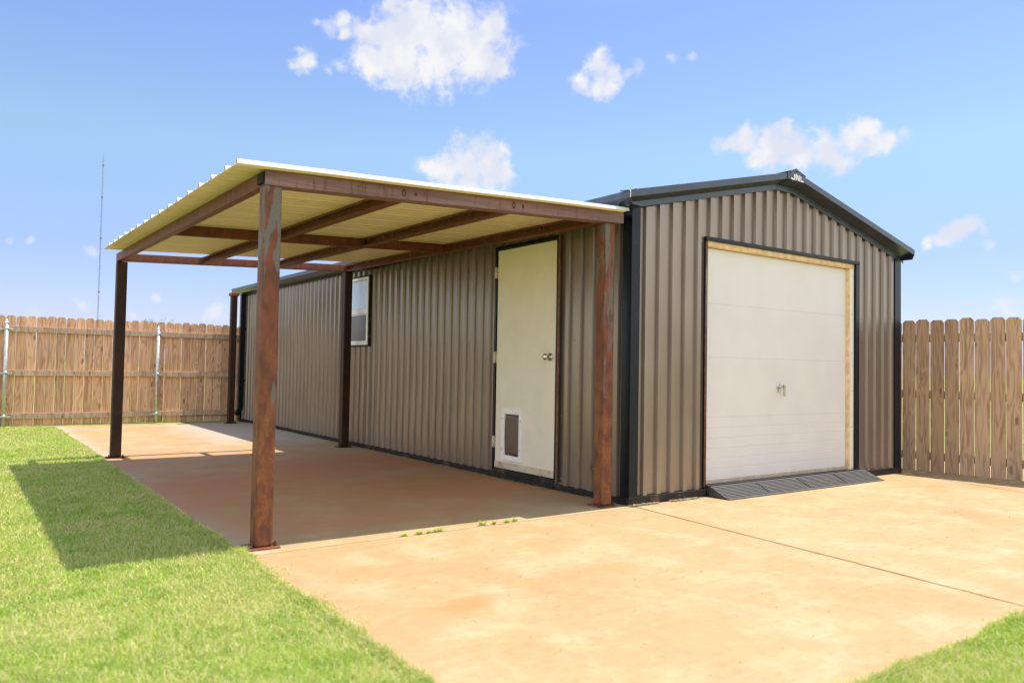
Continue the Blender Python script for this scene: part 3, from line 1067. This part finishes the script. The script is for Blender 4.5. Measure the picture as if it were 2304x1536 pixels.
# ------------------------------------------------------------------ rubber ramp
ramp = thing('rubber_ramp', 'black ribbed rubber threshold ramp in front of the white garage door', 'ramp', (0.85, -0.045, 0.001))
rx0 = 0.0
mod = 0.5725
mod = 0.5725
for i in range(4):
    bm = BM()
    # profile in (y,z): back top -> steps -> toe
    prof = [(0.0, 0.001), (0.0, 0.082), (-0.012, 0.082)]
    ns = 9
    for k in range(ns):
        ya = -0.012 - k * 0.0178
        za = 0.082 - k * 0.0079
        prof += [(ya - 0.0110, za - 0.0040), (ya - 0.0112, max(za - 0.020, 0.004)), (ya - 0.0176, max(za - 0.020, 0.004)), (ya - 0.0178, za - 0.0079)]
    prof += [(-0.205, 0.006), (-0.205, 0.001)]
    a, b = rx0 + i * mod + 0.002, rx0 + (i + 1) * mod - 0.002
    prism(bm, [(a, y, z) for y, z in prof], (b - a, 0, 0))
    # connector lugs at the seam
    if i < 3:
        for k in range(8):
            box(bm, (b - 0.012, -0.036 - k * 0.0178 - 0.003, 0.064 - k * 0.0079 - 0.004), (b + 0.010, -0.036 - k * 0.0178 + 0.002, 0.0770 - k * 0.0079))
    fixn(bm)
    obj('ramp_section', bm, M['ramp'], ramp)

# ------------------------------------------------------------------ carport
port = thing('carport', 'open lean-to carport with rusty steel posts and a white ribbed metal roof beside the shed', 'carport')
zt = lambda x, y: 2.085 + 0.043 * (x + 2.8) + 0.0135 * y


def obox(bm, p0, p1, w, h, mi=0):
    """beam whose TOP centre line runs p0->p1, width w horizontally"""
    p0, p1 = Vector(p0), Vector(p1)
    d = (p1 - p0).normalized()
    s = Vector((-d.y, d.x, 0)).normalized() * (w / 2)
    u = Vector((0, 0, -h))
    vs = [p0 - s, p0 + s, p0 + s + u, p0 - s + u]
    A = [bm.verts.new(v) for v in vs]
    B = [bm.verts.new(v + (p1 - p0)) for v in vs]
    for i in range(4):
        bm.faces.new((A[i], A[(i + 1) % 4], B[(i + 1) % 4], B[i])).material_index = mi
    bm.faces.new(A[::-1]).material_index = mi
    bm.faces.new(B).material_index = mi


def post(x, y, ztop, m, parent, s=0.1, plate=True, name='post'):
    bm = BM()
    box(bm, (x, y, 0.011), (x + s, y + s, ztop))
    o = obj(name, bm, m, parent, bevel=0.012, seg=3)
    if plate:
        bm = BM()
        box(bm, (x - 0.035, y - 0.028, 0.001), (x + s + 0.035, y + s + 0.028, 0.010))
        bp = obj('base_plate', bm, m, o, bevel=0.002)
        for bx in (x - 0.017, x + s + 0.017):
            bm = BM()
            cyl(bm, (bx, y + 0.012, 0.011), (bx, y + 0.012, 0.022), 0.011, n=6)
            cyl(bm, (bx, y + 0.012, 0.022), (bx, y + 0.012, 0.036), 0.006, n=8)
            b = obj('anchor_bolt', bm, M['rust_scar'], o)
    return o


HB = 0.082
post(-2.8, 0.005, zt(-2.75, 0.05) - HB, M['rust_post'], port)
post(-0.2447, 0.03, zt(-0.2, 0.05) - HB, M['rust_post'], port)
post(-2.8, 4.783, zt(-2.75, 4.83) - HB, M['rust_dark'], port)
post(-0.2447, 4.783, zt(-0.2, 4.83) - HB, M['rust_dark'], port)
# cross beams (run along x)
for i, (y, xa, xb, m) in enumerate(((0.055, -2.8, -0.085, 'rust_beam'), (2.42, -2.752, -0.245, 'rust_beam'), (4.835, -2.80, -0.145, 'rust_far'))):
    bm = BM()
    if i == 0:
        # hollow tube, its open end shows by the shed
        t = 0.006
        y0, y1 = y - 0.05, y + 0.05
        for (ya, yb, da, db) in ((y0, y0 + t, 0, HB), (y1 - t, y1, 0, HB), (y0 + t, y1 - t, 0, t), (y0 + t, y1 - t, HB - t, HB)):
            pts = [(xa, ya, zt(xa, 0) - db), (xa, yb, zt(xa, 0) - db), (xa, yb, zt(xa, 0) - da), (xa, ya, zt(xa, 0) - da)]
            A = [bm.verts.new(p) for p in pts]
            B = [bm.verts.new((xb, p[1], p[2] + zt(xb, 0) - zt(xa, 0))) for p in pts]
            for k in range(4): bm.faces.new((A[k], A[(k + 1) % 4], B[(k + 1) % 4], B[k]))
            bm.faces.new(A[::-1]); bm.faces.new(B)
        for (sx, r) in ((-1.942, 0.024), (-1.86, 0.014), (-1.108, 0.024), (-1.03, 0.014)):
            zc = zt(sx, 0) - HB * 0.5
            for q in range(20):
                a0, a1 = 2 * math.pi * q / 20, 2 * math.pi * (q + 1) / 20
                ri = r * 0.45 if r > 0.02 else 0.0005
                P = [(sx + rr * 0.62 * math.cos(a), y0 - 0.0015, zc + rr * math.sin(a)) for rr, a in ((r, a0), (r, a1), (ri, a1), (ri, a0))]
                bm.faces.new([bm.verts.new(p) for p in P]).material_index = 1
        fixn(bm)
        obj('cross_beam', bm, [M['front_beam'], M['rust_scar']], port)
    else:
        obox(bm, (xa, y, zt(xa, y)), (xb, y, zt(xb, y)), 0.05 if i == 1 else 0.07, HB)
        fixn(bm)
        obj('cross_beam', bm, M[m], port, bevel=0.004)
# end cap of the near left corner (black opening of the edge purlin)
for i, x in enumerate((-2.776, -1.93, -1.10, -0.215)):
    segs = [(0.107, 4.798)]
    bm = BM()
    ya, yb = (0.107, 4.798)
    # C channel, web on the right, flanges to the left, lower lip
    X0, X1, h, t = x - 0.024, x + 0.024, HB, 0.004
    sec = [(X1, 0), (X1, -h), (X0, -h), (X0, -h + 0.016), (X0 + t, -h + 0.016), (X0 + t, -h + t), (X1 - t, -h + t), (X1 - t, -t), (X0 + t, -t), (X0 + t, -0.016), (X0, -0.016), (X0, 0)]
    if i == 0:
        sec = [(X0, 0), (X0, -h), (X1, -h), (X1, 0)]
    A = [bm.verts.new((sx, ya, zt(x, ya) + sz - 0.002)) for sx, sz in sec]
    B = [bm.verts.new((sx, yb, zt(x, yb) + sz - 0.002)) for sx, sz in sec]
    for k in range(len(sec)):
        j = (k + 1) % len(sec)
        bm.faces.new((A[k], A[j], B[j], B[k]))
    bm.faces.new(A[::-1]); bm.faces.new(B)
    fixn(bm)
    p = obj('purlin', bm, M['rust_beam'], port)
    if i:
        bm = BM()
        lathe(bm, (0, 0, 0), (0, 0, 1), [(0, .003), (.012, .003), (.016, .001)], 6)
        copies('screw_tip', bm, M['screw_bright'], p, [facing((X1 - 0.012, 0.30 + 0.287 * q, zt(x, 0.30 + 0.287 * q) - 0.022), (-1, 0, -0.4)) for q in range(14)])
# dark stub that closes the near left corner
bm = BM()
box(bm, (-2.815, 0.012, 2.012), (-2.801, 0.10, 2.072))
obj('corner_stub', bm, M['dark_void'], port)

# roof sheet
bm = BM()
prof = []
y = -0.062
pit = 0.2865
ye = 4.50
prof.append((y, 0.0))
prof.append((y + 0.006, 0.024))
prof += [(y + 0.032, 0.024), (y + 0.044, 0.0)]
y0 = y + 0.032 + 0.0
k = 1
while True:
    yc = -0.111 + pit * k
    if yc > ye - 0.03: break
    for q in (1 / 3, 2 / 3):
        ym = yc - pit + pit * q + 0.006
        prof += [(ym - 0.012, 0.0), (ym - 0.006, 0.005), (ym + 0.006, 0.005), (ym + 0.012, 0.0)]
    prof += [(yc - 0.022, 0.0), (yc - 0.009, 0.026), (yc + 0.009, 0.026), (yc + 0.022, 0.0)]
    k += 1
prof.append((ye, 0.0))
prof = sorted(prof)
xa, xb = -2.972, -0.092
NX = 6
th = 0.0022
V = {}
for layer, dz in ((0, 0.003), (1, 0.003 + th)):
    for ix in range(NX + 1):
        x = xa + (xb - xa) * ix / NX
        V[layer, ix] = [bm.verts.new((x, y, zt(x, y) + d + dz + 0.0015 * math.sin(ix * 1.7 + y * 2.3))) for y, d in prof]
n = len(prof)
for ix in range(NX):
    for i in range(n - 1):
        bm.faces.new((V[0, ix][i], V[0, ix][i + 1], V[0, ix + 1][i + 1], V[0, ix + 1][i])).material_index = 0
        bm.faces.new((V[1, ix][i], V[1, ix + 1][i], V[1, ix + 1][i + 1], V[1, ix][i + 1])).material_index = 1
    for i in (0, n - 1):
        bm.faces.new((V[0, ix][i], V[0, ix + 1][i], V[1, ix + 1][i], V[1, ix][i])).material_index = 1
for ix in (0, NX):
    for i in range(n - 1):
        bm.faces.new((V[0, ix][i], V[0, ix][i + 1], V[1, ix][i + 1], V[1, ix][i])).material_index = 1
fixn(bm)
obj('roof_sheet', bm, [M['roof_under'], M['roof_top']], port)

# lone post behind
lp = thing('steel_post', 'free-standing rusty square post with a capped bracket near the rear corner of the shed', 'post', (-0.37, 9.2, 0))
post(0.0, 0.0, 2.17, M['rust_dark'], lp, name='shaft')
bm = BM()
box(bm, (-0.014, -0.014, 2.150), (0.114, 0.114, 2.158))
box(bm, (-0.020, -0.020, 2.158), (0.120, 0.120, 2.205))
obj('cap_bracket', bm, M['rust_far'], lp, bevel=0.004)

# bent flashing tab stuck behind the near right post
bm = BM()
prism(bm, [(-0.062, 0.30, 0.24), (-0.030, 0.30, 0.255), (-0.028, 0.30, 0.20)], (0.0, 0.05, 0))
fixn(bm)
obj('bent_tab', bm, M['galv'], shed)

# ------------------------------------------------------------------ fences
def set_rnd(o, vals):
    at = o.data.attributes.new('rnd', 'FLOAT', 'POINT')
    at.data.foreach_set('value', vals)


def picket_panel(pos, m, parent, h, pitch, width, thick=0.016, dog=0.03):
    """pos: list of s offsets; boards stand in the local xz plane, face at y=0..thick"""
    bm = BM()
    vals = []
    for s in pos:
        r = random.random()
        w = width * random.uniform(0.985, 1.015)
        hh = h + random.uniform(-0.010, 0.010)
        dy = random.uniform(0, 0.003)
        tl = random.uniform(-0.003, 0.003)
        z0 = random.uniform(-0.012, 0.004)
        pts = [(s, z0), (s + w, z0), (s + w + tl, hh - dog), (s + w - dog * 0.9 + tl, hh), (s + dog * 0.9 + tl, hh), (s + tl, hh - dog)]
        nb = len(bm.verts)
        prism(bm, [(x, dy, z) for x, z in pts], (0, thick, 0))
        vals += [r] * (len(bm.verts) - nb)
    fixn(bm)
    o = obj('picket_panel', bm, m, parent)
    set_rnd(o, vals)
    return o


def rails(x0, x1, zs, y0, y1, m, parent):
    for z in zs:
        bm = BM()
        box(bm, (x0, y0, z), (x1, y1, z + 0.085))
        o = obj('rail', bm, m, parent, bevel=0.003)
        set_rnd(o, [random.random()] * 8)


def fence_post(x, y, h, parent, r=0.03):
    bm = BM()
    cyl(bm, (x, y, -0.1), (x, y, h - 0.02), r, n=20)
    o = obj('fence_post', bm, M['galv'], parent)
    bm = BM()
    lathe(bm, (x, y, h - 0.03), (0, 0, 1), [(0, r + .004), (.02, r + .004), (.03, r * .9), (.045, r * .55), (.055, r * .5), (.068, r * .42), (.075, r * .1)], 20)
    obj('post_cap', bm, M['cap'], o)
    return o


def bracket(x, y, z, parent):
    bm = BM()
    lathe(bm, (x, y, z), (0, 0, 1), [(0, .034), (.045, .034)], 20)
    box(bm, (x - 0.085, y - 0.012, z + 0.005), (x + 0.085, y - 0.006, z + 0.035))
    obj('rail_clamp', bm, M['galv'], parent)


# left fence: rails and round posts face the camera
F0 = (-3.6, 9.82)
F1 = (0.3, 9.97)
ang = math.atan2(F1[1] - F0[1], F1[0] - F0[0])
lf = thing('board_fence', 'dog-eared cedar fence with three rails and galvanised posts behind the left lawn', 'fence', (-3.53, 9.83, 0), ang)
PIT = 0.1385
WP = 0.1275
def bay(s0, s1):
    k = int(round((s1 - s0) / PIT))
    return [s0 + i * (s1 - s0) / k for i in range(k)]
bays = [(-4.45, -2.2), (-2.2, 0.0), (0.0, 2.15), (2.15, 4.30)]
for a, b in bays:
    picket_panel(bay(a, b), M['fence_l'], lf, 1.685, PIT, WP)
    rails(a + 0.002, b - 0.002, (0.105, 0.765, 1.435), -0.040, -0.002, M['rail'], lf)
for s in (-2.2, 0.0, 2.15):
    fp = fence_post(s, -0.045 - 0.028, 1.58, lf)
    for z in (0.125, 0.785, 1.455): bracket(s, -0.073, z, fp)
# right fence: plain board side faces the camera, rails behind
G0 = Vector((4.40, -1.1))
G1 = Vector((4.13, 1.0))
ang2 = math.atan2((G1 - G0).y, (G1 - G0).x)
rf = thing('board_fence', 'tall dog-eared plank fence running along the right of the shed and driveway', 'fence', (G0.x, G0.y, 0), ang2)
# local +x runs toward the back; -y side faces away from camera, so boards sit with face at y=thick
for a, b in ((-2.4, 0.0), (0.0, 2.4), (2.4, 4.8), (4.8, 7.2), (7.2, 9.6), (9.6, 11.0)):
    k = int(round((b - a) / 0.1375))
    picket_panel([a + i * (b - a) / k for i in range(k)], M['fence_r'], rf, 1.605, 0.1375, 0.1315, dog=0.027)
    rails(a + 0.002, b - 0.002, (0.12, 0.77, 1.37), -0.040, -0.002, M['rail'], rf)
    fence_post(b, -0.075, 1.58, rf)

# ------------------------------------------------------------------ mast and tree far off
MD = 620
mx, my = CAM.x + 0.14822 * MD / 1.123, CAM.y + 1.1175 * MD / 1.123
MH = CAM.z + MD * 0.2629 / 1.123
mast = thing('radio_mast', 'very thin lattice radio mast standing far behind the left fence', 'mast', (mx, my, GZ))
bm = BM()
a = 0.34
L3 = [(a * math.cos(t), a * math.sin(t)) for t in (0.3, 0.3 + 2.094, 0.3 + 4.189)]
for (x, y) in L3: cyl(bm, (x, y, 0), (x, y, MH), 0.055, n=5)
z = 0.0
while z < MH - 2.4:
    for i in range(3):
        p, q = L3[i], L3[(i + 1) % 3]
        cyl(bm, (*p, z), (*q, z + 2.4), 0.03, n=4)
    z += 2.4
obj('lattice_shaft', bm, M['mast'], mast)
for zz in (MH * 0.80, MH * 0.60, MH * 0.34, MH * 0.14, MH * 0.955):
    bm = BM()
    cyl(bm, (-0.55, -0.3, zz), (0.55, -0.3, zz), 0.5, n=10)
    obj('antenna_drum', bm, M['mast'], mast)
bm = BM()
cyl(bm, (0, 0, MH), (0, 0, MH + 3.5), 0.07, 0.03, n=5)
obj('lightning_rod', bm, M['mast'], mast)

TD = 30.0
tx, ty = CAM.x + 0.2125 * TD / 1.097, CAM.y + 1.0767 * TD / 1.097
tr = thing('tree', 'wispy green tree top just showing above the left fence', 'tree', (tx, ty, GZ))
TH = CAM.z + TD * 0.0600 / 1.097
bm = BM()
cyl(bm, (0, 0, 0), (0.05, 0, TH * 0.45), 0.09, 0.06, n=8)
for i in range(7):
    a = i * 0.9
    cyl(bm, (0.05, 0, TH * 0.42), (0.35 * math.cos(a), 0.35 * math.sin(a), TH * 0.8), 0.035, 0.012, n=6)
fixn(bm)
obj('trunk', bm, M['bark'], tr)
bm = BM()
for i in range(190):
    a = random.uniform(0, 2 * math.pi)
    rr = 0.42 * math.sqrt(random.random())
    base = Vector((rr * math.cos(a), rr * math.sin(a), TH * random.uniform(0.55, 0.86)))
    tipd = Vector((math.cos(a) * random.uniform(.1, .8), math.sin(a) * random.uniform(.1, .8), random.uniform(.5, 1.2))).normalized()
    Ls = random.uniform(0.18, 0.34)
    tip = base + tipd * Ls
    if tip.z > TH: tip.z = TH - random.uniform(0, .12)
    for j in range(11):
        c = base.lerp(tip, j / 10)
        d = Vector((random.gauss(0, 1), random.gauss(0, 1), random.gauss(0.3, .7))).normalized()
        s = d.orthogonal().normalized() * 0.012
        e = c + d * random.uniform(.06, .12)
        bm.faces.new([bm.verts.new(p) for p in (c, (c + e) / 2 + s, e, (c + e) / 2 - s)])
obj('crown', bm, M['leaf'], tr)

# ------------------------------------------------------------------ grass
def blades_mesh(name, xs, ys, z0, hgt, wid, lean, mats, rnd=None):
    n = len(xs)
    az = rng.uniform(0, 2 * np.pi, n)
    la = rng.uniform(0, 2 * np.pi, n)
    ca, sa = np.cos(az), np.sin(az)
    lx, ly = np.cos(la) * lean, np.sin(la) * lean
    w = wid / 2
    V = np.zeros((n, 5, 3), np.float32)
    for k, (t, ww) in enumerate(((0, 1.0), (0, 1.0), (0.55, .8), (0.55, .8), (1.0, 0))):
        sgn = -1 if k % 2 == 0 else 1
        if k == 4: sgn = 0
        b = t * t
        V[:, k, 0] = xs + ca * w * ww * sgn + lx * hgt * b
        V[:, k, 1] = ys + sa * w * ww * sgn + ly * hgt * b
        V[:, k, 2] = z0 + hgt * t * (1 - 0.25 * lean * t)
    base = (np.arange(n) * 5)[:, None]
    loops = np.concatenate([base + np.array([[0, 1, 3, 2]]), base + np.array([[2, 3, 4]])], axis=1).ravel().astype(np.int32)
    starts = (np.arange(n)[:, None] * 7 + np.array([[0, 4]])).ravel().astype(np.int32)
    tot = np.tile([4, 3], n).astype(np.int32)
    me = bpy.data.meshes.new(name)
    me.vertices.add(n * 5)
    me.vertices.foreach_set('co', V.ravel())
    me.loops.add(len(loops))
    me.loops.foreach_set('vertex_index', loops)
    me.polygons.add(n * 2)
    me.polygons.foreach_set('loop_start', starts)
    me.polygons.foreach_set('loop_total', tot)
    me.update(calc_edges=True)
    at = me.attributes.new('rnd', 'FLOAT', 'POINT')
    r = rng.uniform(0, 1, n) if rnd is None else rnd
    at.data.foreach_set('value', np.repeat(r, 5).astype(np.float32))
    for m in mats: me.materials.append(m)
    o = bpy.data.objects.new(name, me)
    COL.objects.link(o)
    return o


def vnoise(x, y, s, seed):
    r = np.random.default_rng(seed)
    G = r.uniform(0, 1, (64, 64))
    u, v = x * s + 31.7, y * s + 17.3
    i, j = np.floor(u).astype(int), np.floor(v).astype(int)
    fu, fv = u - i, v - j
    fu, fv = fu * fu * (3 - 2 * fu), fv * fv * (3 - 2 * fv)
    g_ = lambda a, b: G[a % 64, b % 64]
    return (g_(i, j) * (1 - fu) * (1 - fv) + g_(i + 1, j) * fu * (1 - fv) + g_(i, j + 1) * (1 - fu) * fv + g_(i + 1, j + 1) * fu * fv)


def scatter(x0, x1, y0, y1, rate, keep):
    X, Y = [], []
    cell = 0.5
    for cx in np.arange(x0, x1, cell):
        for cy in np.arange(y0, y1, cell):
            d = math.hypot(cx + .25 - CAM.x, cy + .25 - CAM.y)
            v = Vector((cx + .25 - CAM.x, cy + .25 - CAM.y, 0))
            f, r = v.dot(Vector((fwd.x, fwd.y, 0))), v.dot(Vector((right.x, right.y, 0)))
            if f < 0.5 or abs(r) > f * 0.72 + 1.0: continue
            k = int(rate(d) * cell * cell)
            X.append(rng.uniform(cx, cx + cell, k)); Y.append(rng.uniform(cy, cy + cell, k))
    X, Y = np.concatenate(X), np.concatenate(Y)
    m = keep(X, Y)
    return X[m], Y[m]


rate = lambda d: 60000 / (1 + (d / 2.4) ** 1.7)
wild = lambda y: np.where((y > 0.15) & (y < 4.4), 0.22, 1.0)
edge = lambda y: -2.9 + wild(y) * (0.012 + 0.075 * (vnoise(y, y * 0 + 3, 3.2, 5) - .4) + 0.05 * (vnoise(y, y * 0, 15, 6) - .5))
X1, Y1 = scatter(-8.5, -2.8, -4.0, 9.8, rate, lambda x, y: (x < edge(y)) & ~((x > -3.8) & (y > 9.62)))
X2, Y2 = scatter(-2.9, 3.0, -4.6, -2.8, rate, lambda x, y: y < -2.845 + 0.10 * (vnoise(x, x * 0, 4, 8) - .45))
X, Y = np.concatenate([X1, X2]), np.concatenate([Y1, Y2])
# a thicker fringe right at the slab edges
nf = 26000
yf = -2.86 + 12.2 * rng.uniform(0, 1, nf) ** 1.7
xf = -2.906 + rng.normal(0, 0.010, nf)
nf2 = 5000
xg = rng.uniform(-2.0, 1.2, nf2)
yg = -2.866 + rng.normal(0, 0.010, nf2)
X, Y = np.concatenate([X, xf, xg]), np.concatenate([Y, yf, yg])
dd = np.hypot(X - CAM.x, Y - CAM.y)
pn = vnoise(X, Y, 1.6, 3) * .6 + vnoise(X, Y, 5.5, 4) * .4
hgt = (0.014 + 0.026 * pn) * rng.uniform(0.6, 1.35, len(X))
hgt *= 1 + 0.35 * (vnoise(X, Y, 0.8, 9) > 0.62)
wid = np.clip(0.0012 + 0.0008 * dd, 0.0022, 0.008) * rng.uniform(0.7, 1.2, len(X))
lean = rng.uniform(0.15, 1.15, len(X))
onslab = (X > -2.9) & (Y > -2.86)
lawn = blades_mesh('grass', X, Y, np.where(onslab, 0.0, GZ - 0.002), hgt, wid, lean, [M['blade']])
tag(lawn, 'short mown green lawn grass around the concrete slabs', 'grass', kind='stuff')

# weeds in the joint
def weed(x, y, s, label):
    s *= 0.85
    n = 26
    bm = BM()
    for i in range(n):
        a = random.uniform(0, 2 * math.pi)
        L = s * random.uniform(.5, 1.1)
        d = Vector((math.cos(a) * 0.9, math.sin(a) * 0.5, random.uniform(.35, 1.3))).normalized()
        sd = Vector((-math.sin(a), math.cos(a), 0)) * 0.0024
        b = Vector((random.uniform(-.4, .4) * s, random.uniform(-.10, .10) * s, 0))
        m_ = b + d * L * .6
        e = b + d * L + Vector((0, 0, -L * .15))
        v = [bm.verts.new(p) for p in (b - sd, b + sd, m_ + sd, m_ - sd, e)]
        bm.faces.new(v[:4]); bm.faces.new((v[3], v[2], v[4]))
    o = obj('weed', bm, M['blade'], loc=(x, y, 0.0))
    set_rnd(o, [random.uniform(0.0, 0.45)] * len(o.data.vertices))
    tag(o, label, 'weed', 'weeds in the slab joint')


weed(-1.935, -0.090, 0.045, 'small green weed at the left end of the joint before the carport')
weed(-1.835, -0.086, 0.050, 'second green weed from the left in the slab joint')
weed(-1.765, -0.083, 0.030, 'small dry yellowish weed between two greener ones in the joint')
weed(-1.700, -0.080, 0.060, 'tallest green weed of the left bunch in the slab joint')
weed(-1.360, -0.068, 0.062, 'bushy green weed at the middle of the slab joint')
weed(-1.275, -0.066, 0.040, 'small green weed just right of the bushy one in the joint')
weed(-1.165, -0.063, 0.040, 'dry brownish weed toward the right end of the joint')
weed(-1.105, -0.060, 0.046, 'rightmost green weed in the slab joint')

# dry clippings along the foot of the shed and a few loose on the slab
n = 5200
t_ = rng.uniform(0, 1, n)
xs = np.where(t_ < .62, -0.045 - np.abs(rng.normal(0, .03, n)), rng.uniform(-0.03, 0.84, n))
ys = np.where(t_ < .62, rng.uniform(0.2, 9.3, n), -0.045 - np.abs(rng.normal(0, .012, n)))
keepm = np.where(t_ < .62, vnoise(xs, ys, 3.0, 21) > 0.42, vnoise(xs, ys, 4, 22) > 0.35)
xs, ys = xs[keepm], ys[keepm]
nb = 420
xs = np.concatenate([xs, rng.uniform(-2.85, 2.5, nb)])
ys = np.concatenate([ys, rng.uniform(-2.8, 0.0, nb)])
kp = ~((xs > -0.05) & (ys > -0.04) & (xs > 0.84))
xs, ys = xs[kp], ys[kp]
o = blades_mesh('grass_clippings', xs, ys, 0.003, rng.uniform(.006, .02, len(xs)), np.full(len(xs), .0035), rng.uniform(1.2, 2.6, len(xs)), [M['straw']])
tag(o, 'dry grass clippings swept against the foot of the shed walls', 'clippings', kind='stuff')

# stray runners of lawn creeping over the slab edge
n = 3600
ys = -2.8 + 12 * rng.uniform(0, 1, n) ** 1.6
xs = -2.90 + np.abs(rng.normal(0, .045, n)) * wild(ys)
kk = vnoise(ys, ys * 0, 2.2, 31) > 0.45
xs, ys = xs[kk], ys[kk]
o = blades_mesh('grass_runners', xs, ys, 0.001, rng.uniform(.012, .03, len(xs)), np.full(len(xs), .003), rng.uniform(.8, 1.8, len(xs)), [M['blade']])
tag(o, 'stray grass runners creeping over the slab edge', 'grass', kind='stuff')
